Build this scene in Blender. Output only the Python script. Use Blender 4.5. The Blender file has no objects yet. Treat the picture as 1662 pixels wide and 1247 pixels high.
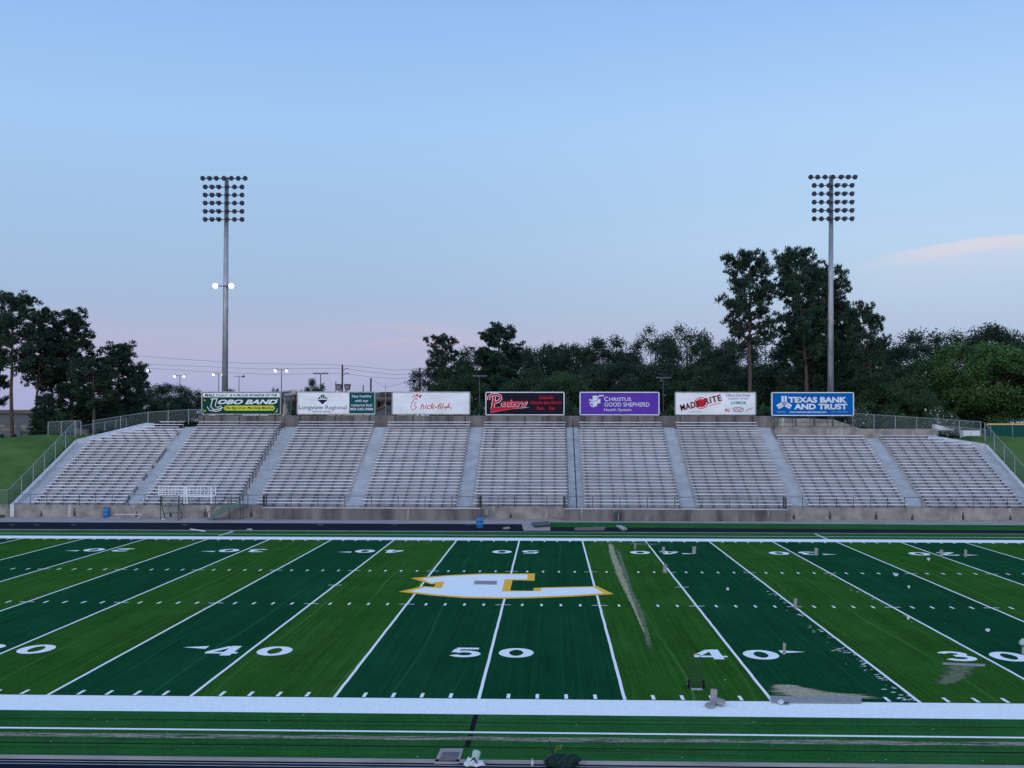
import bpy, math, random
import numpy as np
from mathutils import Vector, Matrix
random.seed(7); rng = np.random.default_rng(11)
C = bpy.context.scene.collection
rad = math.radians

# ------------------------------------------------------------------ camera
CAM = np.array([2.2322, -37.2917, 8.7655]); YAW, PIT, ROL, F = -0.032303, 0.030681, 0.0012627, 1916.1
fwd = np.array([math.sin(YAW)*math.cos(PIT), math.cos(YAW)*math.cos(PIT), math.sin(PIT)])
_r0 = np.array([math.cos(YAW), -math.sin(YAW), 0]); _u0 = np.cross(_r0, fwd)
RT = math.cos(ROL)*_r0 + math.sin(ROL)*_u0; UP = -math.sin(ROL)*_r0 + math.cos(ROL)*_u0
cam = bpy.data.cameras.new('camera'); cam.sensor_width = 36; cam.sensor_fit = 'HORIZONTAL'
cam.lens = F/1662*36; cam.clip_start = 0.5; cam.clip_end = 5000
co = bpy.data.objects.new('camera', cam); C.objects.link(co)
co.matrix_world = Matrix(((RT[0], UP[0], -fwd[0], CAM[0]), (RT[1], UP[1], -fwd[1], CAM[1]), (RT[2], UP[2], -fwd[2], CAM[2]), (0, 0, 0, 1)))
bpy.context.scene.camera = co
def ray(u, v): return fwd + RT*(u-831)/F - UP*(v-623.5)/F
def P(u, v, y):                       # world point at depth plane y behind photo pixel (u, v)
    d = ray(u, v); return CAM + d*(y-CAM[1])/d[1]
def G(u, v, z=0.0):                   # world point on height z
    d = ray(u, v); return CAM + d*(z-CAM[2])/d[2]

# ------------------------------------------------------------------ sky: clear dusk, afterglow behind the viewer
vs = bpy.context.scene.view_settings
vs.view_transform = 'Standard'; vs.look = 'None'; vs.gamma = 1.0; vs.exposure = 0.0
SUN_EL, SUN_AZ = rad(9), rad(205)
def lin(r, g, b):
    f = lambda c: (c/255/12.92) if c <= 10 else ((c/255+.055)/1.055)**2.4
    return (f(r), f(g), f(b), 1)
w = bpy.data.worlds.new('World'); bpy.context.scene.world = w; w.use_nodes = True
nt = w.node_tree; nt.nodes.clear(); N = nt.nodes.new; L = nt.links.new
def ramp(tree, stops, src=None):
    n = tree.nodes.new('ShaderNodeValToRGB'); cr = n.color_ramp
    while len(cr.elements) < len(stops): cr.elements.new(0.5)
    for e, (p, c) in zip(cr.elements, stops): e.position = p; e.color = c
    if src is not None: tree.links.new(src, n.inputs[0])
    return n
def mth(tree, op, a, b=None, clamp=False):
    n = tree.nodes.new('ShaderNodeMath'); n.operation = op; n.use_clamp = clamp
    for i, s in enumerate((a, b)):
        if s is None: continue
        if isinstance(s, (int, float)): n.inputs[i].default_value = s
        else: tree.links.new(s, n.inputs[i])
    return n.outputs[0]
def mix(tree, fac, a, b, mode='MIX'):
    n = tree.nodes.new('ShaderNodeMix'); n.data_type = 'RGBA'; n.blend_type = mode
    for s, k in ((fac, 0), (a, 6), (b, 7)):
        if isinstance(s, (int, float)): n.inputs[k].default_value = s
        elif isinstance(s, tuple): n.inputs[k].default_value = s
        else: tree.links.new(s, n.inputs[k])
    return n.outputs[2]
def mrange(tree, v, a, b, c=0.0, d=1.0):
    n = tree.nodes.new('ShaderNodeMapRange'); n.interpolation_type = 'SMOOTHSTEP'
    tree.links.new(v, n.inputs[0])
    for i, x in enumerate((a, b, c, d)): n.inputs[i+1].default_value = x
    return n.outputs[0]
tc = N('ShaderNodeTexCoord'); sep = N('ShaderNodeSeparateXYZ'); L(tc.outputs['Generated'], sep.inputs[0])
X, Yv, Z = sep.outputs
front = ramp(nt, [(0.0, lin(162,170,208)), (0.035, lin(170,176,212)), (0.062, lin(177,180,211)), (0.095, lin(163,184,217)), (0.135, lin(160,190,224)),
                  (0.24, lin(160,198,241)), (0.345, lin(142,184,239)), (0.6, lin(138,178,234)), (1.0, lin(136,174,228))], Z)
right = ramp(nt, [(0.0, lin(164,182,212)), (0.06, lin(170,189,218)), (0.10, lin(178,200,228)), (0.145, lin(180,209,238)),
                  (0.24, lin(172,207,246)), (0.345, lin(146,188,242)), (0.6, lin(138,178,234)), (1.0, lin(136,174,228))], Z)
back = ramp(nt, [(0.0, (1.15,1.15,1.3,1)), (0.1, (1.35,1.45,1.7,1)), (0.3, (1.25,1.45,1.85,1)), (0.6, (.85,1.05,1.45,1)), (1.0, (.26,.44,.80,1))], Z)
fr = mix(nt, mrange(nt, X, -0.22, 0.36), front.outputs[0], right.outputs[0])
# thin pink afterglow wisps
mp = N('ShaderNodeMapping'); mp.inputs['Scale'].default_value = (3.2, 3.2, 34); L(tc.outputs['Generated'], mp.inputs[0])
nz = N('ShaderNodeTexNoise'); nz.inputs['Scale'].default_value = 2.3; nz.inputs['Detail'].default_value = 6; nz.inputs['Roughness'].default_value = .55
L(mp.outputs[0], nz.inputs[0])
def bump(v, a, b, c, d): return mth(nt, 'MULTIPLY', mrange(nt, v, a, b), mrange(nt, v, c, d, 1.0, 0.0))
# soft cloud bank on the right, tapering leftwards
edge = mth(nt, 'ADD', mth(nt, 'MULTIPLY', mth(nt, 'MINIMUM', mth(nt, 'SUBTRACT', X, 0.25), 0.085), 0.16), 0.1315)
edge = mth(nt, 'ADD', edge, mth(nt, 'MULTIPLY', mth(nt, 'SUBTRACT', nz.outputs[0], .5), .012))
dz_ = mth(nt, 'SUBTRACT', edge, Z)
cl = mth(nt, 'MULTIPLY', mth(nt, 'ADD', mth(nt, 'MULTIPLY', bump(dz_, 0.0, 0.003, 0.005, 0.017), 0.75), mth(nt, 'MULTIPLY', bump(dz_, 0.0, 0.01, 0.012, 0.045), 0.30)), mrange(nt, X, 0.225, 0.33))
cl = mth(nt, 'MULTIPLY', cl, mrange(nt, nz.outputs[0], 0.30, 0.60, 0.6, 1.0))
fr = mix(nt, mth(nt, 'MULTIPLY', cl, 0.9), fr, lin(220,212,224))
w2 = mth(nt, 'MULTIPLY', bump(Z, 0.058, 0.07, 0.072, 0.084), bump(X, -0.20, -0.12, -0.10, 0.0))
w2 = mth(nt, 'MULTIPLY', w2, mrange(nt, nz.outputs[0], 0.42, 0.66))
fr = mix(nt, mth(nt, 'MULTIPLY', w2, 0.7), fr, lin(220,188,206))
allsky = mix(nt, mrange(nt, Yv, -0.75, 0.35), back.outputs[0], fr)
below = mix(nt, mrange(nt, Z, -0.05, 0.0), (0.05,0.07,0.06,1), allsky)
sk = N('ShaderNodeTexSky'); sk.sky_type = 'NISHITA'; sk.sun_disc = False; sk.sun_elevation = rad(2); sk.sun_rotation = SUN_AZ
bg1 = N('ShaderNodeBackground'); L(below, bg1.inputs[0]); bg1.inputs[1].default_value = 1.0
bg2 = N('ShaderNodeBackground'); L(sk.outputs[0], bg2.inputs[0]); bg2.inputs[1].default_value = 0.012
ad = N('ShaderNodeAddShader'); L(bg1.outputs[0], ad.inputs[0]); L(bg2.outputs[0], ad.inputs[1])
wo = N('ShaderNodeOutputWorld'); L(ad.outputs[0], wo.inputs[0])
sl = bpy.data.lights.new('sun', 'SUN'); sl.energy = 0.45; sl.angle = rad(25); sl.color = (1.0, .88, .84)
so = bpy.data.objects.new('sun', sl); C.objects.link(so)
sd = Vector((math.sin(SUN_AZ)*math.cos(SUN_EL), math.cos(SUN_AZ)*math.cos(SUN_EL), math.sin(SUN_EL)))
so.rotation_euler = (-sd).to_track_quat('-Z', 'Y').to_euler()

# ------------------------------------------------------------------ materials
def new_mat(name, rough=.8, metal=0.0):
    m = bpy.data.materials.new(name); m.use_nodes = True
    b = m.node_tree.nodes['Principled BSDF']; b.inputs['Roughness'].default_value = rough; b.inputs['Metallic'].default_value = metal
    if rough >= .7: b.inputs['Specular IOR Level'].default_value = .06
    return m, m.node_tree, b
def noise(t, scale, detail=4, rough=.5, vscale=None, coord='Object', dist=0.0):
    tcn = t.nodes.new('ShaderNodeTexCoord'); src = tcn.outputs[coord]
    if vscale:
        mpn = t.nodes.new('ShaderNodeMapping'); mpn.inputs['Scale'].default_value = vscale; t.links.new(src, mpn.inputs[0]); src = mpn.outputs[0]
    n = t.nodes.new('ShaderNodeTexNoise'); n.inputs['Scale'].default_value = scale; n.inputs['Detail'].default_value = detail
    n.inputs['Roughness'].default_value = rough; n.inputs['Distortion'].default_value = dist
    t.links.new(src, n.inputs[0]); return n.outputs[0]
def noisy(name, c1, c2, scale=3, rough=.8, metal=0.0, vscale=None, detail=5, lo=.35, hi=.65, bump=0.0, bscale=30, rnd=0.0, second=None):
    m, t, b = new_mat(name, rough, metal)
    r = ramp(t, [(lo, tuple(c1)+(1,)), (hi, tuple(c2)+(1,))], noise(t, scale, detail, .55, vscale))
    out = r.outputs[0]
    if second:   # (scale, vscale, colour, lo, hi)
        out = mix(t, mrange(t, noise(t, second[0], 4, .6, second[1]), second[3], second[4]), out, tuple(second[2])+(1,))
    if rnd:
        oi = t.nodes.new('ShaderNodeObjectInfo'); hs = t.nodes.new('ShaderNodeHueSaturation')
        t.links.new(mth(t, 'ADD', mth(t, 'MULTIPLY', oi.outputs['Random'], rnd), 1-rnd/2), hs.inputs['Value']); t.links.new(out, hs.inputs['Color']); out = hs.outputs[0]
    t.links.new(out, b.inputs['Base Color'])
    if bump:
        bn = t.nodes.new('ShaderNodeBump'); bn.inputs['Strength'].default_value = bump; t.links.new(noise(t, bscale, 3), bn.inputs['Height']); t.links.new(bn.outputs[0], b.inputs['Normal'])
    return m
def flat(name, c, rough=.6, metal=0.0, v=.12, scale=8):
    return noisy(name, [x*(1-v) for x in c], [min(1, x*(1+v)) for x in c], scale, rough, metal)
def emis(name, c, s):
    m, t, b = new_mat(name); b.inputs['Base Color'].default_value = (0.9,0.9,0.9,1)
    b.inputs['Emission Color'].default_value = c+(1,); b.inputs['Emission Strength'].default_value = s; return m

def turf(name, c1, c2, worn, seams=True):
    m, t, b = new_mat(name, .85)
    b.inputs['Specular IOR Level'].default_value = .0
    b.inputs['Sheen Weight'].default_value = .02; b.inputs['Sheen Roughness'].default_value = .35; b.inputs['Sheen Tint'].default_value = (.35,.9,.45,1)
    fine = noise(t, 9, 6, .75, (1, .45, 1)); out = ramp(t, [(.3, tuple(c1)+(1,)), (.7, tuple(c2)+(1,))], fine).outputs[0]
    big = mrange(t, noise(t, .22, 5, .6, (1, .35, 1)), .42, .72)
    out = mix(t, mth(t, 'MULTIPLY', big, .38), out, tuple(worn)+(1,))
    grain = ramp(t, [(.25, (.62,.62,.62,1)), (.75, (1.4,1.4,1.4,1))], noise(t, 26, 3, .8, (1, .5, 1)))
    out = mix(t, 1.0, out, grain.outputs[0], 'MULTIPLY')
    # pile lying this way and that in long rolls, and rubber infill showing in places
    st = (7.0, .05, 1) if seams else (.06, 5.0, 1)
    roll_ = ramp(t, [(.28, (.66,.70,.72,1)), (.72, (1.38,1.30,1.26,1))], noise(t, 1.0, 5, .65, st))
    out = mix(t, 1.0, out, roll_.outputs[0], 'MULTIPLY')
    blot = ramp(t, [(.30, (.80,.80,.82,1)), (.70, (1.22,1.18,1.15,1))], noise(t, .55, 6, .65, (1,.5,1)))
    out = mix(t, 1.0, out, blot.outputs[0], 'MULTIPLY')
    if seams:   # faint pale groomer passes running along the yard lines
        tcn = t.nodes.new('ShaderNodeTexCoord'); sp = t.nodes.new('ShaderNodeSeparateXYZ'); t.links.new(tcn.outputs['Object'], sp.inputs[0])
        wob = mth(t, 'MULTIPLY', mth(t, 'SUBTRACT', noise(t, .05, 2, .4), .5), .9)
        xx = mth(t, 'ADD', mth(t, 'MULTIPLY', sp.outputs[0], 1/1.9), wob)
        fr_ = mth(t, 'FRACT', xx); ln = mth(t, 'MULTIPLY', mrange(t, fr_, .465, .5), mrange(t, fr_, .5, .535, 1, 0))
        ln = mth(t, 'MULTIPLY', ln, mrange(t, noise(t, .22, 3, .6, (1,.12,1)), .42, .62)); ln = mth(t, 'MULTIPLY', ln, .55)
        out = mix(t, ln, out, (worn[0]*2.4, worn[1]*1.9, worn[2]*2.0, 1))
    t.links.new(out, b.inputs['Base Color'])
    bn = t.nodes.new('ShaderNodeBump'); bn.inputs['Strength'].default_value = .5; bn.inputs['Distance'].default_value = .03
    t.links.new(noise(t, 30, 3, .7), bn.inputs['Height']); t.links.new(bn.outputs[0], b.inputs['Normal']); return m
M = {}
M['turf_dark'] = turf('turf_dark', (.0022,.038,.016), (.0046,.060,.025), (.008,.072,.030))
M['turf_light'] = turf('turf_light', (.0135,.066,.0075), (.026,.102,.0145), (.040,.112,.026))
M['turf_side'] = turf('turf_side', (.011,.072,.016), (.023,.110,.029), (.034,.118,.036), False)
M['paint'] = noisy('turf_paint', (.76,.78,.80), (.86,.87,.88), 14, .8, vscale=(1,.3,1), bump=.3, bscale=40)
M['gold'] = noisy('gold_paint', (.80,.42,.03), (.90,.50,.05), 10, .8)
M['seam'] = flat('seam_backing', (.004,.006,.007), .9)
M['track'] = noisy('track_rubber', (.003,.006,.015), (.006,.010,.021), 2.2, .9, vscale=(.25,1,1), bump=.2, bscale=50, second=(1.1,(.2,1.2,1),(.012,.016,.028),.58,.72))
M['grass'] = noisy('lawn', (.040,.088,.020), (.064,.126,.034), .55, .95, detail=8, bump=.5, bscale=14, second=(.12,(1,3.0,1),(.080,.140,.044),.45,.7))
M['apron'] = noisy('apron_concrete', (.26,.23,.235), (.36,.33,.33), 1.3, .9, vscale=(.3,1,1))
M['wall'] = noisy('wall_concrete', (.18,.165,.155), (.31,.285,.265), 1.0, .92, detail=7, bump=.2, bscale=12, second=(1.9,(1,1,.10),(.42,.40,.38),.60,.70))
M['walldark'] = noisy('stained_concrete', (.085,.076,.076), (.20,.18,.175), .8, .92, vscale=(1,1,.25), detail=7, second=(2.2,(1,1,.06),(.33,.33,.34),.62,.70))
M['tier'] = noisy('tier_concrete', (.32,.33,.355), (.43,.43,.455), .7, .9, detail=7, vscale=(.6,1,1), second=(.5,(.5,1.5,1.5),(.42,.33,.34),.58,.72), rnd=.15)
M['aisle'] = noisy('aisle_concrete', (.29,.33,.38), (.38,.415,.465), .8, .85, detail=7, rnd=.1)
M['coping'] = noisy('coping_concrete', (.40,.41,.44), (.54,.54,.57), 1.5, .85)
M['bench'] = noisy('bench_planks', (.47,.48,.54), (.63,.64,.70), .9, .45, .15, vscale=(.6,4,4), rnd=.35, second=(.45,(1,5,5),(.50,.40,.42),.58,.70))
M['bracket'] = flat('bracket_steel', (.03,.032,.04), .6)
M['bracket2'] = flat('bench_bracket', (.12,.125,.145), .7)
M['black'] = flat('black_paint', (.008,.010,.013), .5)
M['galv'] = noisy('galvanised_steel', (.20,.21,.23), (.33,.34,.36), 2.0, .45, .5, vscale=(1,1,.3))
M['fencepost'] = flat('fence_steel', (.26,.29,.31), .5, .3)
M['alum'] = flat('aluminium', (.42,.43,.46), .4, .5)
M['whitep'] = flat('white_steel', (.66,.69,.72), .5)
M['greenp'] = flat('green_steel', (.045,.105,.105), .5)
M['dgreen'] = flat('dark_green_steel', (.012,.030,.030), .5)
M['blue'] = flat('blue_plastic', (.012,.13,.33), .45, v=.2, scale=3)
M['beige'] = noisy('turf_backing', (.23,.22,.225), (.32,.31,.31), 12, .9)
M['lid'] = noisy('drain_lid', (.10,.09,.10), (.18,.16,.17), 8, .8)
M['reflector'] = flat('floodlight_housing', (.06,.06,.085), .45, .3)
M['reflector2'] = flat('floodlight_face', (.10,.10,.14), .2, .5)
M['lit'] = emis('lit_lamp', (1.0,.93,.80), 7.0)
M['litfar'] = emis('lit_lamp_far', (1.0,.84,.58), 3.0)
M['bark'] = noisy('pine_bark', (.060,.042,.036), (.115,.080,.070), 3, .95, vscale=(2,2,.4))
M['bark2'] = noisy('tree_bark', (.035,.030,.026), (.075,.062,.055), 3, .95, vscale=(2,2,.4))
def leafmat(name, c1, c2, rnd=.35):
    m = noisy(name, c1, c2, .55, .8, detail=3, rnd=rnd, lo=.38, hi=.62); b = m.node_tree.nodes['Principled BSDF']
    b.inputs['Specular IOR Level'].default_value = .2; return m
M['needle'] = leafmat('pine_needles', (.012,.032,.023), (.030,.062,.038))
M['leafd'] = leafmat('dark_leaves', (.012,.031,.021), (.030,.062,.036))
M['leafm'] = leafmat('mid_leaves', (.017,.044,.022), (.041,.084,.040))
M['leafl'] = leafmat('bright_leaves', (.022,.066,.018), (.072,.145,.042), .1)
M['twig'] = flat('twig_green', (.10,.16,.05), .7)
M['blossom'] = flat('white_blossom', (.62,.62,.60), .8)
M['tan'] = flat('tan_stucco', (.42,.36,.29), .8)
M['brownroof'] = noisy('brown_shingles', (.10,.078,.066), (.15,.12,.10), 2, .9)
M['greywall'] = flat('grey_siding', (.10,.11,.125), .8)
M['windscreen'] = flat('green_windscreen', (.010,.066,.060), .8)
M['yellow'] = flat('yellow_cap', (.55,.42,.14), .6)
M['darkglass'] = flat('dark_glass', (.01,.012,.018), .1)
M['carpaint'] = flat('dark_car_paint', (.015,.017,.024), .3)
M['rubber'] = flat('rubber', (.012,.012,.013), .8)
M['bagdark'] = noisy('bag_fabric', (.008,.020,.020), (.018,.034,.034), 6, .9)
M['paper'] = flat('white_paper', (.55,.60,.66), .7)
M['mintcup'] = flat('mint_plastic', (.30,.42,.36), .5)
def mesh_mat(name, col, cover, cell):
    m, t, b = new_mat(name, .6); b.inputs['Base Color'].default_value = col+(1,)
    tcn = t.nodes.new('ShaderNodeTexCoord'); sp = t.nodes.new('ShaderNodeSeparateXYZ'); t.links.new(tcn.outputs['Object'], sp.inputs[0])
    h = mth(t, 'ADD', sp.outputs[0], sp.outputs[1])
    masks = []
    for sgn in (1, -1):
        q = mth(t, 'FRACT', mth(t, 'MULTIPLY', mth(t, 'ADD', h, mth(t, 'MULTIPLY', sp.outputs[2], sgn)), 1/cell))
        masks.append(mth(t, 'LESS_THAN', q, cover))
    t.links.new(mth(t, 'MAXIMUM', masks[0], masks[1]), b.inputs['Alpha']); return m
M['chain'] = mesh_mat('chain_link', (.13,.18,.18), .14, .07)
M['chain2'] = mesh_mat('chain_link_fine', (.16,.20,.21), .10, .07)
def patchy(name, c1, c2, scale, lo, hi, vscale=None, soft=False):
    m = noisy(name, c1, c2, 8, .95); t = m.node_tree; b = t.nodes['Principled BSDF']; nv = noise(t, scale, 6, .7, vscale)
    if soft:      # thins out towards the rim of the spill
        at = t.nodes.new('ShaderNodeAttribute'); at.attribute_name = 'cover'
        nv = mth(t, 'ADD', nv, mth(t, 'MULTIPLY', mth(t, 'SUBTRACT', at.outputs['Fac'], .62), .55))
    t.links.new(mrange(t, nv, lo, hi), b.inputs['Alpha']); return m
M['sand'] = patchy('sand_spill', (.20,.20,.10), (.44,.39,.25), 2.2, .36, .60, (1.2,.5,1), True)
M['sandpatch'] = patchy('sand_patch', (.24,.22,.14), (.44,.39,.28), 2.2, .40, .56, (.35,3.2,1), True)
M['sandthin'] = patchy('thin_sand', (.07,.12,.05), (.17,.19,.12), 3.0, .36, .72, (1.2,.6,1), True)
M['sandrow'] = patchy('sand_row', (.17,.16,.12), (.34,.31,.26), 2.0, .36, .56, (.35,3,1))
M['flake'] = patchy('white_flakes', (.5,.55,.58), (.75,.77,.8), 5.0, .55, .60, (1,2.2,1))

# ------------------------------------------------------------------ mesh helpers
class MB:
    def __init__(s): s.v = []; s.f = []; s.m = []
    def poly(s, pts, mi=0):
        i = len(s.v); s.v += [tuple(map(float, p)) for p in pts]; s.f.append(list(range(i, i+len(pts)))); s.m.append(mi); return s
    def box(s, x0, x1, y0, y1, z0, z1, mi=0):
        i = len(s.v); s.v += [(x, y, z) for z in (z0, z1) for (x, y) in ((x0,y0),(x1,y0),(x1,y1),(x0,y1))]
        for q in ((3,2,1,0),(4,5,6,7),(0,1,5,4),(1,2,6,5),(2,3,7,6),(3,0,4,7)): s.f.append([i+k for k in q]); s.m.append(mi)
        return s
    def tube(s, a, b, r, r2=None, n=6, mi=0, cap=True):
        a = Vector(a); b = Vector(b); r2 = r if r2 is None else r2; d = (b-a)
        if d.length < 1e-6: return s
        q = d.to_track_quat('Z', 'Y'); i = len(s.v)
        for p, rr in ((a, r), (b, r2)):
            for k in range(n):
                t = 2*math.pi*k/n; s.v.append(tuple(p + q @ Vector((rr*math.cos(t), rr*math.sin(t), 0))))
        for k in range(n): s.f.append([i+k, i+(k+1)%n, i+n+(k+1)%n, i+n+k]); s.m.append(mi)
        if cap: s.f.append([i+k for k in reversed(range(n))]); s.m.append(mi); s.f.append([i+n+k for k in range(n)]); s.m.append(mi)
        return s
    def path(s, pts, r, r2=None, n=6, mi=0):
        r2 = r if r2 is None else r2; k = len(pts)-1
        for j in range(k): s.tube(pts[j], pts[j+1], r+(r2-r)*j/k, r+(r2-r)*(j+1)/k, n, mi)
        return s
    def lathe(s, c, axis, prof, n=12, mi=0):      # prof: (radius, distance along axis)
        c = Vector(c); q = Vector(axis).to_track_quat('Z', 'Y'); i = len(s.v)
        for (r, h) in prof:
            for k in range(n):
                t = 2*math.pi*k/n; s.v.append(tuple(c + q @ Vector((r*math.cos(t), r*math.sin(t), h))))
        for j in range(len(prof)-1):
            for k in range(n): s.f.append([i+j*n+k, i+j*n+(k+1)%n, i+(j+1)*n+(k+1)%n, i+(j+1)*n+k]); s.m.append(mi)
        s.f.append([i+k for k in reversed(range(n))]); s.m.append(mi)
        s.f.append([i+(len(prof)-1)*n+k for k in range(n)]); s.m.append(mi); return s
    def prism(s, pts, d, mi=0):                   # extrude a polygon by vector d
        n = len(pts); i = len(s.v); d = np.array(d)
        s.v += [tuple(map(float, p)) for p in pts] + [tuple(np.array(p)+d) for p in pts]
        s.f.append([i+k for k in range(n)]); s.m.append(mi); s.f.append([i+n+k for k in reversed(range(n))]); s.m.append(mi)
        for k in range(n): s.f.append([i+(k+1)%n, i+k, i+n+k, i+n+(k+1)%n]); s.m.append(mi)
        return s
    def build(s, name, mats, parent=None, smooth=False):
        me = bpy.data.meshes.new(name); me.from_pydata(s.v, [], s.f)
        for m in (mats if isinstance(mats, (list, tuple)) else [mats]): me.materials.append(m)
        me.polygons.foreach_set('material_index', s.m)
        if smooth: me.polygons.foreach_set('use_smooth', [True]*len(s.f))
        me.update(); o = bpy.data.objects.new(name, me); C.objects.link(o)
        if parent: o.parent = parent; o.location = -Vector(parent.location) if not parent.rotation_euler.z and parent.scale.x == 1 and parent.get('world_parts') else (0,0,0)
        return o
def tag(o, label=None, cat=None, group=None, kind=None):
    for k, v_ in (('label', label), ('category', cat), ('group', group), ('kind', kind)):
        if v_: o[k] = v_
    return o
def thing(name, label, cat, loc=(0,0,0), group=None, rz=0, world=False):
    # world=True: parts are written in world coordinates
    o = bpy.data.objects.new(name, None); C.objects.link(o); o.location = tuple(map(float, loc)); o.rotation_euler = (0,0,rz); o.empty_display_size = .3
    if world: o['world_parts'] = 1
    return tag(o, label, cat, group)
def copy_tree(o, parent=None):
    c = o.copy(); C.objects.link(c); c.parent = parent
    for ch in o.children: copy_tree(ch, c)
    return c
def struct(o): return tag(o, kind='structure')

# ------------------------------------------------------------------ ground
def sstep(t): t = max(0, min(1, t)); return t*t*(3-2*t)
def terrain(x, y):
    s = max(0, min(1, (y-66.6)/(83.5-66.6)))
    ax = abs(x+1)
    H = 7.25 - 1.9*sstep((ax-49)/14)
    base = 5.1
    if y <= 66.6: return -.02
    if y < 83.5: z = H*(s*.75+.25*sstep(s))
    else: z = H + (base-H)*sstep((y-83.5)/14)
    z += .25*math.sin(x*.11+y*.07)*sstep((y-95)/20)
    if ax < 45.3 and y < 86.2: z = min(z, .9+(y-67.2)*.385) - 1.5
    return z
xs = sorted(set([-900,-500,-300,-200,-150,-120,-100,-90,-80] + [-70+2*i for i in range(71)] + [-46.6,-46.2,44.2,44.6] + [80,90,100,120,150,200,300,500,900]))
ys = [-120,-60,0,40,60,66,66.6] + [67+1.0*i for i in range(34)] + [102,105,110,116,124,134,146,160,180,210,250,320,450,700,1200,2500]
b = MB(); b.v = [(x, y, terrain(x, y)) for y in ys for x in xs]; nx = len(xs)
for j in range(len(ys)-1):
    for i in range(nx-1): b.f.append([j*nx+i, j*nx+i+1, (j+1)*nx+i+1, (j+1)*nx+i]); b.m.append(0)
struct(b.build('ground', M['grass'], smooth=True))

# ------------------------------------------------------------------ field
Y5 = 4.572; W = 48.77
b = MB()
order = {}
def band_mat(k):           # k = index of the 5 yd band starting at k*5 yards from midfield
    kk = k if k >= 0 else -k-1
    return 0 if kk % 2 == 0 else 1
for k in range(-12, 12):
    x0, x1 = k*Y5, (k+1)*Y5
    b.poly([(x0,0,.02),(x1,0,.02),(x1,W,.02),(x0,W,.02)], band_mat(k))
struct(b.build('football_turf', [M['turf_dark'], M['turf_light']]))
def quad(b, x0, x1, y0, y1, z, mi=0): b.poly([(x0,y0,z),(x1,y0,z),(x1,y1,z),(x0,y1,z)], mi)
FX = 12*Y5
b = MB(); quad(b, -FX, FX, -6.72, -1.95, .02); quad(b, -FX, FX, 50.75, 55.4, .02)
struct(b.build('sideline_turf', M['turf_side']))
b = MB()
quad(b, -FX, FX, -1.95, 0, .024); quad(b, -FX, FX, W, 50.75, .024)            # broad white borders
quad(b, -FX, FX, -4.06, -3.90, .026); quad(b, -FX, FX, 52.6, 52.75, .026)
zz = .026
def wobble_line(x, y0, y1, wd):
    n = 60; pts = []
    for i in range(n):
        ya, yb = y0+(y1-y0)*i/n, y0+(y1-y0)*(i+1)/n
        pts.append((ya, yb))
    offs = [random.uniform(-.008, .008) for _ in range(n+1)]
    for i, (ya, yb) in enumerate(pts):
        b.poly([(x-wd/2+offs[i],ya,zz),(x+wd/2+offs[i],ya,zz),(x+wd/2+offs[i+1],yb,zz),(x-wd/2+offs[i+1],yb,zz)])
for k in range(-10, 11):
    wobble_line(k*Y5, .0, W, .105)
    for y in (18.9, 31.25):
        quad(b, k*Y5-.36, k*Y5-.054, y-.05, y+.05, zz); quad(b, k*Y5+.054, k*Y5+.36, y-.05, y+.05, zz)
    if k in (-2, 2):
        y = 25.2; quad(b, k*Y5-.36, k*Y5-.054, y-.05, y+.05, zz); quad(b, k*Y5+.054, k*Y5+.36, y-.05, y+.05, zz)
    for j in range(1, 5):
        x = k*Y5 + j*.9144
        for y0 in (.10, 18.6, 30.95, W-.71): quad(b, x-.055, x+.055, y0, y0+.6, zz)
# numbers
def stroke(b, pts, hw, T, z):
    """band along a centre line; T maps digit space to the field"""
    pts = [np.array(p, float) for p in pts]; n = len(pts); Ls = []; Rs = []
    for i in range(n):
        d = pts[min(i+1, n-1)] - pts[max(i-1, 0)]; d = d/np.linalg.norm(d); nr = np.array([-d[1], d[0]])
        h = hw[i] if isinstance(hw, (list, tuple)) else hw
        Ls.append(pts[i]+nr*h); Rs.append(pts[i]-nr*h)
    for i in range(n-1):
        q = [T(*Rs[i]), T(*Rs[i+1]), T(*Ls[i+1]), T(*Ls[i])]; b.poly([(p[0], p[1], z) for p in q])
def arc(cx, cy, rx, ry, a0, a1, n=22): return [(cx+rx*math.cos(rad(a0+(a1-a0)*i/n)), cy+ry*math.sin(rad(a0+(a1-a0)*i/n))) for i in range(n+1)]
def digit(b, ch, T):
    z = .028
    if ch == '0': stroke(b, arc(.61,.915,.46,.74,0,360,36), [.15+.045*abs(math.cos(rad(i*10))) for i in range(37)], T, z)
    if ch == '5':
        stroke(b, [(1.08,1.67),(.24,1.67)], .16, T, z); stroke(b, [(.30,1.55),(.20,.93)], .12, T, z+.002)
        stroke(b, arc(.60,.62,.44,.46,140,-155), .165, T, z+.004)
    if ch == '4':
        stroke(b, [(.86,0),(.86,1.83)], .19, T, z); stroke(b, [(.68,1.70),(.10,.62)], .14, T, z+.002); stroke(b, [(0,.48),(1.22,.48)], .14, T, z+.004)
    if ch == '3':
        stroke(b, arc(.58,1.33,.38,.34,165,-95), .155, T, z); stroke(b, arc(.60,.56,.45,.40,95,-160), .165, T, z+.002)
    if ch == '2':
        stroke(b, arc(.60,1.28,.42,.38,170,-35)+[(.28,.35)], .155, T, z); stroke(b, [(.06,.15),(1.18,.15)], .15, T, z+.002)
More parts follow.
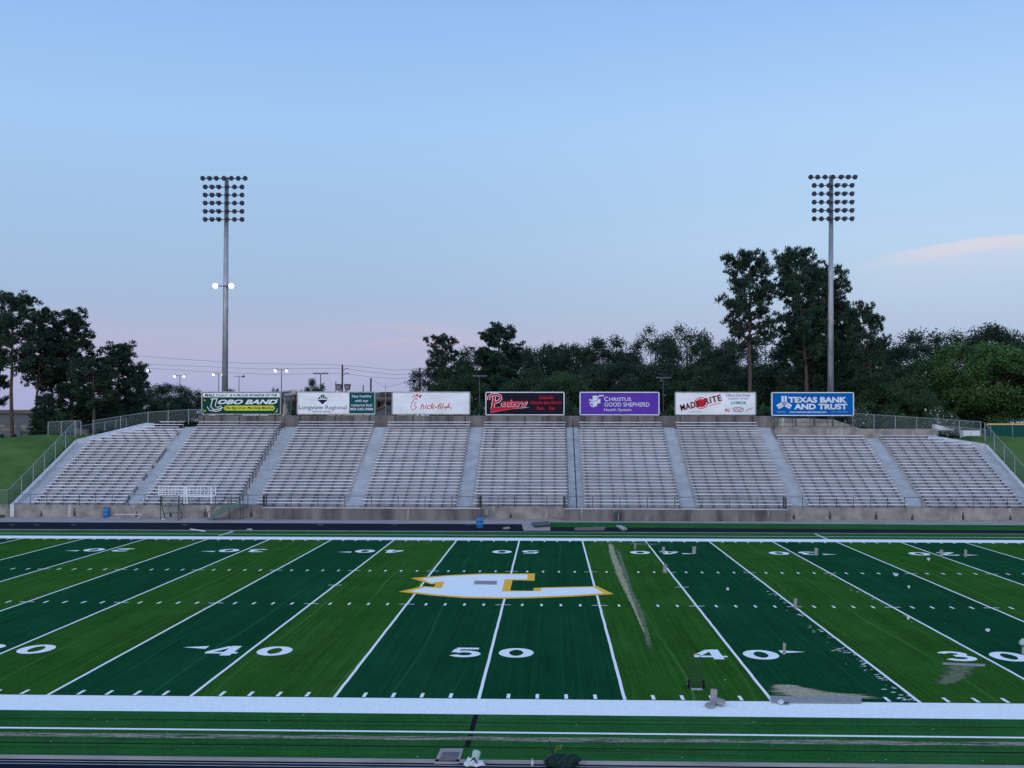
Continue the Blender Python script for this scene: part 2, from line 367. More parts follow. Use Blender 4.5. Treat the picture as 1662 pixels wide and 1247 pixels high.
for k, s_ in ((0,'50'),(-2,'40'),(2,'40'),(-4,'30'),(4,'30'),(-6,'20'),(6,'20')):
    x = k*Y5
    for side in (0, 1):
        def T0(ox): return (lambda a, c: (x+ox+a, 6.45+c)) if side == 0 else (lambda a, c: (x-ox-a, W-6.45-c))
        digit(b, s_[0], T0(-.35-1.22)); digit(b, s_[1], T0(.35))
        if k:
            sg = (1 if k > 0 else -1)*(1 if side == 0 else -1)
            t = T0(0); xa = sg*1.78
            q = [t(xa, 1.22), t(xa, 1.78), t(xa+sg*.95, 1.50)]
            b.poly([(p[0], p[1], .028) for p in q])
mk = b.build('field_markings', M['paint']); struct(mk)
# midfield emblem
def LZ(pts): return [G(640+x*.2226, 920+y*.2226) for x, y in pts]
gold = LZ([(118,88),(250,77),(390,66),(640,54),(1025,54),(1022,107),(862,103),(845,179),(1012,181),(1017,160),(1110,155),(1480,147),(1600,205),(1300,223),(1000,235),(780,239),(500,233),(280,216),(30,187),(210,147),(288,151),(302,131),(268,132)])
white = LZ([(195,92),(400,73),(640,62),(972,62),(970,98),(806,97),(784,186),(1066,184),(1073,163),(1450,155),(1528,198),(1300,213),(1000,225),(780,229),(500,223),(300,208),(110,185),(225,155),(343,163),(366,114),(298,117),(275,127)])
b = MB(); b.poly([(p[0],p[1],.034) for p in gold], 0); b.poly([(p[0],p[1],.038) for p in white], 1)
struct(b.build('midfield_emblem', [M['gold'], M['paint']]))
b = MB(); c4 = LZ([(585,111),(748,113),(746,137),(583,135)]); b.prism([(p[0],p[1],.04) for p in c4], (0,0,.03))
tag(b.build('turf_mat', M['beige']), 'flat grey-brown rectangle of turf backing lying on the white midfield emblem', 'turf mat')
# seams & sand on the near sideline
b = MB()
quad(b, -FX, FX, -2.93, -2.88, .023); quad(b, -FX, FX, -5.51, -5.43, .023); quad(b, -FX, FX, -6.72, -6.66, .0245)
for (u0,v0,u1,v1,wd) in ((772.5,1161.5,765.5,1187.5,6.0),(764,1194,757.5,1214.5,5.6)):
    a, c = G(u0,v0), G(u1,v1); b.poly([(a[0]-.07,a[1],.025),(a[0]+.07,a[1],.025),(c[0]+.07,c[1],.025),(c[0]-.07,c[1],.025)])
for i in range(14):
    x0 = random.uniform(-16, 10); y0 = random.choice([-2.5,-3.2,-4.9,-5.1,-5.9,-6.2])+random.uniform(-.2,.2); L_ = random.uniform(2, 7)
    b.poly([(x0,y0,.023),(x0+L_,y0+random.uniform(-.05,.05),.023),(x0+L_*.5,y0+.025,.023)])
struct(b.build('turf_seams', M['seam']))
b = MB(); n = 40
top = [(-26+52*i/n, -4.45+random.uniform(-.06,.05), .027) for i in range(n+1)]; bot = [(-26+52*i/n, -4.85+random.uniform(-.08,.08), .027) for i in range(n+1)]
for i in range(n): b.poly([bot[i], bot[i+1], top[i+1], top[i]])
tag(b.build('sand', M['sandrow']), 'thin row of pale infill sand along the near sideline turf', 'sand', kind='stuff')
# sand streaks
def strip(name, ml, px, label, z=.030):
    b = MB(); cov = []; rows = []
    for i in range(len(px)-1):
        for k in range(3):
            t = k/3; rows.append([px[i][q]*(1-t)+px[i+1][q]*t for q in range(3)])
    rows.append(list(px[-1])); nr_ = len(rows); NC = 8
    for ri, (v, a, c) in enumerate(rows):
        pad = (c-a)*.04
        for ci in range(NC+1):
            f = ci/NC; p = G(a-pad+(c-a+2*pad)*f, v); b.v.append((p[0], p[1], z))
            cov.append(min(1, 2.6*min(f, 1-f))*min(1, (ri+.0)/2.0, (nr_-1-ri)/3.0))
    for ri in range(nr_-1):
        for ci in range(NC):
            i0 = ri*(NC+1)+ci; b.f.append([i0, i0+NC+1, i0+NC+2, i0+1]); b.m.append(0)
    o = b.build(name, M[ml]); at = o.data.attributes.new('cover', 'FLOAT', 'POINT'); at.data.foreach_set('value', cov)
    return tag(o, label, 'sand', kind='stuff')
strip('sand', 'sand', [(879,983,996),(890,985,999),(900,987,1002),(912,990,1008),(925,994,1014),(940,1000,1018),(955,1008,1023),(970,1016,1028),(985,1024,1033),(1000,1031,1038),(1020,1040,1045),(1042,1052,1053.5)], 'pale sand streak running down the light green band right of midfield')
strip('sand', 'sandthin', [(885,994,1003),(900,1000,1010),(930,1006,1022),(960,1018,1030),(1000,1032,1050),(1040,1044,1060),(1075,1052,1066)], 'faint dusty trail spreading below the sand streak', .029)
strip('sand', 'sandpatch', [(1111,1248,1296),(1116,1240,1312),(1120,1238,1340),(1125,1234,1366),(1129,1240,1430),(1135,1246,1452),(1140,1252,1456)], 'pale sand patch beside the beige strip at the near sideline')
strip('sand', 'sandthin', [(1076,1532,1602),(1084,1524,1598),(1093,1516,1592),(1102,1510,1584),(1110,1502,1566),(1118,1494,1535)], 'swept sandy arc below the right hand number three')
strip('sand', 'sandthin', [(881,1008,1052),(884,1006,1090),(888,1020,1085)], 'thin sand patch under the far sideline beside the forty')
# white flecks beside the right hand yard lines
b = MB()
for k, y0, y1, n in ((3, .3, 14, 60), (3, 16, 40, 24), (4, 14, 34, 14)):
    for i in range(n):
        y = y0+(y1-y0)*random.random()**1.3; x = k*Y5 - abs(random.gauss(.12,.25))-.08; s = random.uniform(.03,.12)
        b.poly([(x-s,y,.029),(x+s*.3,y-s*.5,.029),(x+s,y+s*.1,.029),(x,y+s*.5,.029)])
for i in range(36):
    x = random.uniform(5, 26); y = random.uniform(1, 46); s = random.uniform(.012,.045)
    b.poly([(x-s,y,.029),(x,y-s*.6,.029),(x+s,y+s*.2,.029),(x,y+s*.7,.029)])
for i in range(60):
    x = random.uniform(-16, 14); y = random.uniform(-6.5, -2.2); s = random.uniform(.01,.03)
    b.poly([(x-s,y,.029),(x,y-s*.6,.029),(x+s,y+s*.2,.029),(x,y+s*.7,.029)])
tag(b.build('turf_flecks', M['paint']), 'scattered white turf trimmings left along the right side of the field', 'turf trimmings', kind='stuff')

# ------------------------------------------------------------------ track, apron, kerbs
b = MB(); quad(b, -90, 90, 55.4, 62.5, .006); quad(b, -90, 90, -20, -6.92, .006)
struct(b.build('running_track', M['track']))
b = MB(); quad(b, -90, 90, 62.5, 67.6, .012); struct(b.build('concrete_apron', M['apron']))
b = MB(); b.box(-90, 90, -6.92, -6.72, -.02, .05); b.box(-90, 90, 55.4, 55.52, -.02, .04)
struct(b.build('kerb', M['apron']))
b = MB()
for y in (-7.12, -7.35): quad(b, -60, 60, y-.02, y+.02, .012)
for y in (56.1,): quad(b, -60, -1, y-.05, y+.05, .012)
struct(b.build('track_lines', M['coping']))
b = MB()
for u in (520,640,760,1100,1200,1300,1400,1500,1600,20,60,120,300): 
    p = G(u, 853 if u > 900 else 852); b.poly([(p[0]-.3,p[1],.013),(p[0]+.25,p[1]-.35,.013),(p[0]+.35,p[1]-.3,.013),(p[0]-.2,p[1]+.05,.013)])
struct(b.build('lane_ticks', M['coping']))
# turf rolled out across the far track on the right
q = [G(893,848.2), G(1700,853.2), G(1700,862), G(893,856)]
b = MB(); b.poly([(p[0],p[1],.018) for p in q]); struct(b.build('turf_strip', M['turf_side']))
q = [G(846,848), G(893,848.5), G(893,862), G(850,862)]
b = MB(); b.poly([(p[0],p[1],.020) for p in q]); struct(b.build('concrete_patch', M['apron']))

# ------------------------------------------------------------------ bleachers
RUN, RISE, YB, ZB = .63, .256, 67.9, 1.40
AX = [-45.15,-35.29,-24.75,-15.35,-5.35,4.53,14.47,24.27,34.55,44.45]; AW = .60
def yr(i): return YB + RUN*i
def zt(i): return ZB - .42 + RISE*i
xdl = P(237,687,yr(27))[0]; xdr = P(1521,705,yr(23))[0]
def xrange_(s, i):
    a, c = AX[s]+AW, AX[s+1]-AW
    if s == 0 and i > 21: a = a+(xdl-a)*(i-21)/6
    if s == 8 and i > 20: c = c+(xdr-c)*(i-20)/3
    return a, c
place = ['at the far left edge, above the blue barrel', 'below the green band billboard, behind the white gate', 'below the white and teal billboard', 'below the white billboard with red script',
         'below the black billboard with red script', 'below the purple billboard', 'below the white soft drink billboard', 'below the blue billboard', 'at the far right edge, right of the blue billboard']
protr = lambda x: (P(427,826,66)[0] < x < P(779,826,66)[0]) or (P(916,826,66)[0] < x < P(1276,826,66)[0])
PX = [P(427,826,66)[0], P(779,826,66)[0], P(916,826,66)[0], P(1276,826,66)[0]]
for s in range(9):
    nr = 24 if s >= 7 else 28
    root = thing('bleacher_section', 'tiered bleacher section with aluminium benches ' + place[s], 'bleachers', ((AX[s]+AX[s+1])/2, 67.3, 0), 'bleacher sections of the grandstand', world=True)
    b = MB()
    for i in range(nr):
        a, c = xrange_(s, i); y0 = yr(i)-.35; y1 = yr(i)+RUN-.35
        if i == 0: y0 = 67.32
        b.box(a, c, y0, y1, zt(i)-1.2, zt(i))
    b.build('concrete_tiers', M['tier'], root)
    rows = list(range(nr)) + ([28] if s < 7 else [])
    off = [random.uniform(0,.5)]
    for i in rows:
        a, c = xrange_(s, min(i, nr-1)); y = yr(i)+.02; z = ZB+RISE*i
        if s == 0 and i == 28: a = P(255,684,85)[0]; c = P(300,684,85)[0]
        if i == 28: y = yr(27)+.62; z = 8.60
        b = MB(); a += .10+random.uniform(0,.05); c -= .10+random.uniform(0,.05)
        xx = a
        while xx < c-.5:      # planks butt end to end
            L_ = min(c-xx, 4.35); dz = random.uniform(-.008,.008); dy = random.uniform(-.012,.012)
            b.box(xx, xx+L_-.012, y-.13+dy, y+.13+dy, z-.070+dz, z+dz, 0); xx += L_
        k = a+.35
        while k < c:
            b.box(k-.035, k+.035, y-.10, y+.16, z-.42+.002, z-.072, 1); b.box(k-.08, k+.08, y-.145, y-.10, z-.14, z-.082, 1); k += 1.15
        b.build('bench', [M['bench'], M['bracket2']], root)
    if s == 0:    # slanted concrete ledge closing the clipped rows
        b = MB()
        pa = np.array([AX[0]-.6, yr(21), zt(21)+.42]); pb = np.array([xdl, yr(27)+.2, zt(27)+.55]); d = np.array([.62,-.35,0])
        b.prism([pa+(0,0,-.8), pa-d*.2+(0,0,0), pb-d*.2, pb+(0,0,-.8)], (1.0,-.35,-.02)); b.build('coping', M['coping'], root)
    if s == 8:
        b = MB()
        pa = np.array([xdr, yr(23)+.3, zt(23)+.35]); pb = np.array([AX[9]+.6, yr(20), zt(20)+.42])
        b.prism([pa+(0,0,-.8), pa, pb, pb+(0,0,-.8)], (-.9,-.35,-.02)); b.build('coping', M['coping'], root)
# aisles
apl = ['at the far left end of the grandstand', 'second from the left, left of the white gate', 'beside the long black handrail, right of the white gate', 'below the gap between the two white billboards left of centre',
       'below the left edge of the black billboard', 'with a dark handrail down its middle, left of the purple billboard', 'below the gap between purple and white billboards',
       'below the gap left of the blue billboard', 'second from the right, under the right edge of the blue billboard', 'at the far right end of the grandstand']
for k in range(10):
    nr = {0:22, 9:21, 8:24}.get(k, 28)
    root = thing('stair_aisle', 'pale concrete stair aisle '+apl[k], 'stairs', (AX[k], 67.3, 0), 'stair aisles between the bleacher sections', world=True)
    b = MB()
    for i in range(nr):
        for h in (0, 1):
            y0 = yr(i)-.35+h*RUN/2; z = zt(i)+h*RISE/2 + .004
            if i == 0 and h == 0: y0 = 67.32
            b.box(AX[k]-AW, AX[k]+AW, y0, yr(i)-.35+(h+1)*RUN/2, z-1.2, z)
    b.build('steps', M['aisle'], root)
    if k in (0, 9):
        sg = -1 if k == 0 else 1; xo = AX[k]+sg*AW
        b = MB(); e = yr(nr-1)
        b.prism([(xo, 67.2, 0), (xo, 67.2, 1.15), (xo, e+.3, zt(nr-1)+.3), (xo, e+.3, zt(nr-1)-1.5)], (sg*.35, 0, 0)); b.build('edge_curb', M['coping'], root)
# front walls
WT = 1.02
walls = [(-95, PX[0], 67.3, 1.16, 'weathered concrete retaining wall below the left bleachers, behind the blue barrel and small bench', 'wall'),
         (PX[0], PX[1], 66.0, WT, 'dark stained concrete wall jutting out below the railing left of midfield', 'walldark'),
         (PX[1], PX[2], 67.3, 1.16, 'short set-back concrete wall at midfield with a grey utility box', 'wall'),
         (PX[2], PX[3], 66.0, WT, 'brown stained concrete wall jutting out right of midfield, with a green cabinet', 'walldark'),
         (PX[3], 95, 67.3, 1.16, 'weathered concrete retaining wall below the right bleachers with dark drain slots', 'wall')]
slots = {0:[67,121,222,277,333,408], 2:[829], 4:[1288.6,1347,1422,1480.7,1563,1640]}
for n_, (x0, x1, y, zt_, lb, mt) in enumerate(walls):
    root = thing('retaining_wall', lb, 'wall', ((x0+x1)/2 if abs(x0) < 90 and abs(x1) < 90 else (x0 if abs(x0) < 90 else x1), y, 0), world=True)
    b = MB(); b.box(x0, x1, y, y+.3, -.1, zt_)
    if y < 67: b.box(x0, x1, y+.3, 67.32, WT-.3, WT-.04); b.box(x0-.002, x0+.25, y+.3, 67.3, -.1, WT-.31); b.box(x1-.25, x1+.002, y+.3, 67.3, -.1, WT-.31)
    if y > 67: b.box(x0, x1, y-.35, y, -.1, .10)
    b.build('wall_face', M[mt], root)
    if y < 67:
        b = MB(); b.box(x0-.02, x1+.02, y-.04, y+.25, WT+.002, WT+.07); b.build('coping', M['coping'], root)
    for u in slots.get(n_, []):
        x = P(u, 832, y)[0]; b = MB(); f = 1.0 if random.random() < .6 else .7
        b.prism([(x-.13,y-.012,.12),(x+.13,y-.012,.12),(x+.11,y-.012,.5*f),(x+.04,y-.012,.62*f),(x+.06,y-.012,.78*f),(x,y-.012,.86*f),(x-.06,y-.012,.78*f),(x-.04,y-.012,.62*f),(x-.12,y-.012,.5*f)], (0,.011,0))
        b.build('drain_slot', M['bracket'], root)
# rear walls
bx0, bx1 = P(322,680,86.3)[0], P(1256,680,86.3)[0]
b = MB(); b.box(bx0, bx1, 86.35, 86.6, 6, 9.24); 
tag(b.build('rear_wall', M['walldark']), 'long dark stained concrete wall along the top of the bleachers under the billboards', 'wall')
rx0, rx1 = P(1257,700,83)[0], P(1521,700,83)[0]
b = MB(); b.box(rx0, rx1, 82.75, 83.0, 5.5, P(1400,696,83)[2]); b.box(rx0, rx1, 83.0, 86.3, 5.5, P(1400,696,83)[2]-.15)
tag(b.build('platform_wall', M['wall']), 'grey block wall above the right bleachers below the blue billboard', 'wall')
b = MB(); x0_, x1_ = P(1257,680,86.5)[0], P(1400,690,86.5)[0]
b.prism([(x0_,86.5,6),(x1_,86.5,6),(x1_,86.5,7.9),(x1_-3,86.5,8.9),(x0_,86.5,9.1)], (0,.25,0))
tag(b.build('sloped_wall', M['wall']), 'sloping concrete wall behind the black railing under the blue billboard', 'wall')
b = MB(); a_ = P(1518,689,84); c_ = P(1548,697,84); 
b.prism([(a_[0],84,a_[2]),(a_[0],84,a_[2]-.6),(c_[0],84,a_[2]-.6),(c_[0],84,c_[2])], (0,1,0))
tag(b.build('concrete_block', M['coping']), 'small pale wedge of concrete behind the top right bleachers', 'concrete block')

# railings
def railing(pts, h, step, label, mat='black', r=.022, mids=(0.12,), cat='railing', name='railing', group=None):
    root = thing(name, label, cat, pts[0], group, world=True)
    b = MB()
    for i in range(len(pts)-1):
        a, c = np.array(pts[i], float), np.array(pts[i+1], float)
        for hh in (h,)+tuple(mids): b.tube(a+(0,0,hh), c+(0,0,hh), r, n=6)
    b.build('rail', M[mat], root)
    for i in range(len(pts)-1):
        a, c = np.array(pts[i], float), np.array(pts[i+1], float); n = max(1, int(round(np.linalg.norm(c-a)/step)))
        for k in range(n+1 if i == len(pts)-2 else n):
            p = a+(c-a)*k/n; b = MB(); b.tube(p, p+(0,0,h), r*1.15, n=6); b.build('post', M[mat], root)
    return root
railing([(AX[0]-.6,67.25,WT+.1),(P(262,820,67.3)[0],67.25,WT+.1)], .95, 1.46, 'black pipe railing on top of the front wall at the far left')
railing([(P(297,820,67.3)[0],67.25,WT+.1),(PX[0]-.2,67.25,WT+.1)], .95, 1.46, 'short black pipe railing behind the green ramp')
railing([(PX[0]+.1,66.1,WT+.07),(PX[1]-.1,66.1,WT+.07)], 1.0, 2.35, 'black pipe railing on the dark jutting wall left of midfield')
railing([(PX[1]+.1,67.25,WT+.1),(PX[2]-.1,67.25,WT+.1)], .95, 1.46, 'black pipe railing above the short midfield wall')
railing([(PX[2]+.1,66.1,WT+.07),(PX[3]-.1,66.1,WT+.07)], 1.0, 2.35, 'black pipe railing on the jutting wall right of midfield')
railing([(PX[3]+.2,67.25,WT+.1),(AX[9]+.6,67.25,WT+.1)], .95, 1.46, 'black pipe railing on top of the front wall at the far right')
for x in PX:    # short return gates where the wall steps back
    lb = {0:'narrow black gate at the left end of the left jutting wall',1:'narrow black gate at the right end of the left jutting wall',2:'narrow black gate at the left end of the right jutting wall',3:'narrow black gate at the right end of the right jutting wall'}[PX.index(x)]
    root = thing('rail_gate', lb, 'gate', (x,66.1,WT+.07), 'narrow gates in the front railing', world=True)
    b = MB()
    for zz_ in (.12,.4,.7,1.0): b.tube((x,66.1,WT+.07+zz_),(x,67.2,WT+.07+zz_), .025)
    b.build('gate_rail', M['black'], root)
    for y_ in (66.1, 67.2): b = MB(); b.tube((x,y_,WT+.05),(x,y_,WT+1.1), .05); b.build('post', M['black'], root)
def slope_pt(x, i, dz=0): return (x, yr(i), zt(i)+dz)
r = railing([slope_pt(AX[2]-.75,-.5,.1), slope_pt(AX[2]-.75,27.5)], .95, 1.3, 'long black handrail climbing the aisle right of the white gate', mids=(.45,), r=.028, name='handrail', cat='handrail')
r = railing([slope_pt(AX[5]+.05,-.5,.1), slope_pt(AX[5]+.05,27.8)], .85, 1.3, 'dark handrail running up the middle of the aisle left of the purple billboard', mids=(.45,), r=.035, name='handrail', cat='handrail')
pz = P(1400,696,83)[2]
railing([(rx0+.1,83.2,pz-.1),(P(1400,690,83)[0],83.2,pz-.1)], 1.15, 1.9, 'black railing on the platform below the blue billboard', mids=(.3,.75))
# dark mats strapped down the rows below the black billboard
root = thing('dark_mat_strip', 'row of small dark mats down the upper rows below the black billboard', 'mats', (P(803,700,84)[0], 80, 6), world=True)
for i in range(19, 27):
    p = P(801+(i-19)*.55, 700, yr(i)); b = MB(); b.box(p[0]-.13, p[0]+.13, yr(i)-.20, yr(i)-.16, zt(i)+.05, zt(i)+.33); b.build('mat', M['bracket'], root)

# ------------------------------------------------------------------ chain-link fences
def fence(pts, h, label, step=3.0, cm='chain', name='chain_link_fence'):
    root = thing(name, label, 'fence', pts[0], world=True); b = MB(); rl = MB()
    for i in range(len(pts)-1):
        a, c = np.array(pts[i], float), np.array(pts[i+1], float)
        b.poly([a+(0,0,.05), c+(0,0,.05), c+(0,0,h), a+(0,0,h)]); rl.tube(a+(0,0,h), c+(0,0,h), .03)
    b.build('wire_mesh', M[cm], root); rl.build('top_rail', M['fencepost'], root)
    for i in range(len(pts)-1):
        a, c = np.array(pts[i], float), np.array(pts[i+1], float); n = max(1, int(round(np.linalg.norm(c-a)/step)))
        for k in range(n+1 if i == len(pts)-2 else n):
            p = a+(c-a)*k/n; b = MB(); b.tube(p-np.array((0,0,.2)), p+(0,0,h+.04), .04); b.build('post', M['fencepost'], root)
def gp(x, y, dz=0): return (x, y, terrain(x, y)+dz)
xl = AX[0]-1.1; xr = AX[9]+1.1
fence([(xl,67.3,1.0),(xl,82.0,7.1)], 1.55, 'chain link fence climbing the left edge of the grandstand', 2.7)
fence([(xl-14,66.9,.1),(xl,67.3,.9)], 1.6, 'low chain link fence beside the track at the far left', 3)
fence([P(78,705,83.5),P(121,703,83.0),P(131,704,82)], 1.25, 'small chain link enclosure on top of the left mound', 2.0)
fence([P(151,704,84.5),P(240,690,86.5),P(306,686,86.5),P(330,686,86.5)], 1.35, 'curving chain link fence above the top left bleachers', 2.7, 'chain2')
fence([P(131,703,86),P(205,690,99)], .75, 'lower chain link fence behind the curving one at left', 3, 'chain2')
fence([P(1384,694,86.5),P(1384,692,87),P(1592,706,87)], 1.35, 'long chain link fence descending behind the top right bleachers', 2.2, 'chain2')
fence([P(1518,705,84.5),P(1600,712,82)], .9, 'low chain link fence beside the white cabinet at right', 2.2, 'chain2')
fence([(xr,82.0,7.0),(xr,66.9,.9)], 1.55, 'chain link fence descending the right edge of the grandstand', 2.7)
fence([P(462,676,87),P(472,676,90)], 1.9, 'short chain link gate panel between the two left billboards', 2)
# ball field outfield fence
root = thing('windscreen_fence', 'dark green windscreen fence with yellow top cap at far right', 'fence', P(1602,713,100), world=True)
a, c = P(1602,713,96), P(1900,715,96)
b = MB(); b.box(a[0], c[0], 96, 96.03, a[2], P(1602,690,96)[2]); b.build('windscreen', M['windscreen'], root)
b = MB(); b.tube((a[0],95.98,P(1602,689,96)[2]), (c[0],95.98,P(1602,689,96)[2]), .10, n=8); b.build('top_cap', M['yellow'], root)
for k in range(6):
    x = a[0]+.4+k*2.4; b = MB(); b.tube((x,95.95,a[2]-.3),(x,95.95,P(1602,690,96)[2]), .04); b.build('post', M['fencepost'], root)

# ------------------------------------------------------------------ lettering helper
def text_mesh(body, size, shear=0, offset=0, extrude=0.004, sx=1.0, spacing=1.0):
    cu = bpy.data.curves.new('t', 'FONT'); cu.body = body; cu.size = size; cu.shear = shear; cu.offset = offset; cu.extrude = extrude
    cu.align_x = 'CENTER'; cu.align_y = 'CENTER'; cu.space_character = spacing; cu.resolution_u = 3
    o = bpy.data.objects.new('t', cu); C.objects.link(o); dg = bpy.context.evaluated_depsgraph_get(); dg.update()
    me = bpy.data.meshes.new_from_object(o.evaluated_get(dg)); bpy.data.objects.remove(o); bpy.data.curves.remove(cu)
    return me
SY = 87.0
def colmat(name, r, g, b_): 
    if name not in M: M[name] = noisy(name, [c*.78 for c in lin(r,g,b_)[:3]], [c*.93 for c in lin(r,g,b_)[:3]], .7, .75, vscale=(.6,1,1.6), detail=7)
    return M[name]
colmat('sign_white',236,238,240); colmat('sign_navy',30,40,74); colmat('sign_teal',24,84,86); colmat('sign_green',24,70,58); colmat('sign_yellow',206,214,70)
colmat('sign_red',205,40,58); colmat('sign_black',36,30,42); colmat('sign_purple',98,62,164); colmat('sign_blue',0,98,172); colmat('sign_light',222,226,236); colmat('sign_pale_teal',60,150,150); colmat('sign_slate',70,84,120)
class Sign:
    def __init__(s, u0, v0, u1, v1, label, bg, border=None):
        p0, p1 = P(u0, v1, SY), P(u1, v0, SY); s.x0, s.z0, s.x1, s.z1 = p0[0], p0[2], p1[0], p1[2]
        s.u0, s.v0, s.k = u0, v0, (s.x1-s.x0)/(u1-u0)
        s.w, s.h = s.x1-s.x0, s.z1-s.z0
        s.root = thing('billboard', label, 'billboard', ((s.x0+s.x1)/2, SY, 6.0), 'sponsor billboards above the bleachers', world=True)
        b = MB(); b.box(s.x0, s.x1, SY, SY+.25, s.z0, s.z1); b.build('panel', M[bg], s.root)
        b = MB(); t = .10
        b.box(s.x0-.03, s.x1+.03, SY-.05, SY+.26, s.z1-.02, s.z1+t-.02); b.box(s.x0-.03, s.x1+.03, SY-.05, SY+.26, s.z0-t+.02, s.z0+.02)
        b.box(s.x0-t+.02, s.x0+.02, SY-.048, SY+.26, s.z0+.02, s.z1-.02); b.box(s.x1-.02, s.x1+t-.02, SY-.048, SY+.26, s.z0+.02, s.z1-.02)
        b.build('frame', M[border or 'galv'], s.root)
        for k in range(5):
            x = s.x0+.4+(s.w-.8)*k/4; b = MB(); b.box(x-.05, x+.05, SY+.26, SY+.38, 5, s.z1-.1); b.build('support_post', M['bracket'], s.root)
            b = MB(); b.box(x-.045, x+.045, 86.24, 86.345, 8.2, 9.2); b.build('support_leg', M['bracket'], s.root)
    def px(s, u, v): return (s.x0+(u-s.u0)*s.k, s.z1-(v-s.v0)*s.k)
    def text(s, body, u, v, wpx, hpx, col, shear=0, off=0, d=.012, rot=0, name='lettering', spacing=1.0):
        me = text_mesh(body, 1.0, shear, off, .004, 1, spacing); me.materials.append(M[col])
        co_ = np.empty(len(me.vertices)*3); me.vertices.foreach_get('co', co_); co_ = co_.reshape(-1,3)
        mn, mx = co_.min(0), co_.max(0); c_ = (mn+mx)/2; sc = np.array([wpx*s.k/(mx[0]-mn[0]), hpx*s.k/(mx[1]-mn[1])])
        xy = (co_[:,:2]-c_[:2])*sc; ca, sa = math.cos(rot), math.sin(rot); xy = np.c_[xy[:,0]*ca-xy[:,1]*sa, xy[:,0]*sa+xy[:,1]*ca]
        x, z = s.px(u, v); out = np.c_[xy[:,0]+x, SY-d-co_[:,2]*1.0, xy[:,1]+z]
        me.vertices.foreach_set('co', out.ravel()); me.update()
        o = bpy.data.objects.new(name, me); C.objects.link(o); o.parent = s.root; o.location = -Vector(s.root.location); return o
    def shape(s, polys, col, d=.012, name='emblem'):
        b = MB()
        for i, pl in enumerate(polys):
            q = []
            for (u, v) in pl: x, z = s.px(u, v); q.append((x, SY-d-i*.0015, z))
            b.prism(q, (0,.006,0))
        return b.build(name, M[col], s.root)
    def line(s, pts, wpx, col, d=.014, name='emblem', closed=False):
        b = MB(); pts = [np.array(p, float) for p in pts]; n = len(pts); Ls = []; Rs = []
        for i in range(n):
            dd = pts[min(i+1,n-1)]-pts[max(i-1,0)]; dd = dd/max(1e-6, np.linalg.norm(dd)); nr = np.array([-dd[1],dd[0]])*wpx/2
            Ls.append(pts[i]+nr); Rs.append(pts[i]-nr)
        for i in range(n-1):
            q = []
            for (u, v) in (Rs[i], Rs[i+1], Ls[i+1], Ls[i]): x, z = s.px(u, v); q.append((x, SY-d-.0004*i, z))
            b.poly(q)
        return b.build(name, M[col], s.root)
def ell(cx, cy, rx, ry, n=18, rot=0): return [(cx+rx*math.cos(2*math.pi*i/n)*math.cos(rot)-ry*math.sin(2*math.pi*i/n)*math.sin(rot), cy+rx*math.cos(2*math.pi*i/n)*math.sin(rot)+ry*math.sin(2*math.pi*i/n)*math.cos(rot)) for i in range(n)]
# 1 band booster sign
s = Sign(328,637,455,672, 'green and white band sponsor billboard with yellow slogan pill, leftmost of the seven', 'sign_green')
s.shape([[(329,638),(454,638),(454,645),(329,645)]], 'sign_white', .008, 'header_panel')
s.text('MALL', 340, 641.6, 17, 4.8, 'sign_navy', .35, .03); s.text('ENERGY', 360, 641.8, 20, 4.4, 'sign_navy', .35, 0)
s.text('IS A PROUD SPONSOR OF THE', 411.5, 641.8, 78, 3.8, 'sign_navy', .35, .03)
s.text('OBO BAND', 402, 652.5, 97, 7.5, 'sign_white', .35, .04)
s.line([(342,648),(349,647.5),(353,647.5)], 1.5, 'sign_white'); s.line([(345,648),(342,660),(347,665.5),(358,663.5),(360,660)], 1.5, 'sign_white', .016)
s.line([(352,648),(349,659),(353,661.5),(358,659)], 1.3, 'sign_white', .015); s.line([(336,660),(340,666),(350,668),(358,666),(361,661)], 1.2, 'sign_white', .013)
s.shape([[(366,658.5),(444,658.5),(446.5,662.5),(444,666.5),(366,666.5),(362.5,662.5)]], 'sign_yellow', .010, 'slogan_panel')
s.text('The Big Green Marching Machine', 405, 662.6, 78, 5, 'sign_green', .2, .01, d=.022)
for (u, v) in ((332,650),(333,667),(450,648.5)): s.line([(u-1.2,v),(u+1.2,v)], 2, 'sign_yellow')
s.line([(450,663),(450,668),(446,669)], .8, 'sign_white')
# 2 hospital sign
s = Sign(483,637,608,672, 'white billboard with blue-grey diamond emblem and teal right panel', 'sign_white')
s.shape([[(567,637.5),(607.5,637.5),(607.5,671),(567,671)]], 'sign_teal', .008, 'teal_panel')
s.text('Stay healthy', 587, 643.7, 32, 5.2, 'sign_light', 0, .012, d=.018); s.text('with our', 587, 650.5, 22, 4.2, 'sign_light', 0, .012, d=.018)
s.text('resource line!', 587, 657.6, 34, 4.2, 'sign_light', 0, .012, d=.018); s.text('903-242-3400', 587, 664.2, 37, 4.2, 'sign_light', 0, .025, d=.018)
s.text('Longview Regional', 524, 662.2, 78, 8.4, 'sign_slate', 0, 0); s.text('MEDICAL CENTER', 522, 668.2, 30, 1.5, 'sign_slate')
s.shape([[(515,649),(532,649),(523.5,656.5)]], 'sign_navy'); s.shape([[(515.5,647.5),(519,643.5),(520,647.2)],[(521,646.8),(520.2,642.2),(523,640),(523,646.8)],[(524,646.8),(524,640),(527,642.2),(526.2,646.8)],[(527.2,647.2),(528.2,643.5),(531.5,647.5)]], 'sign_teal')
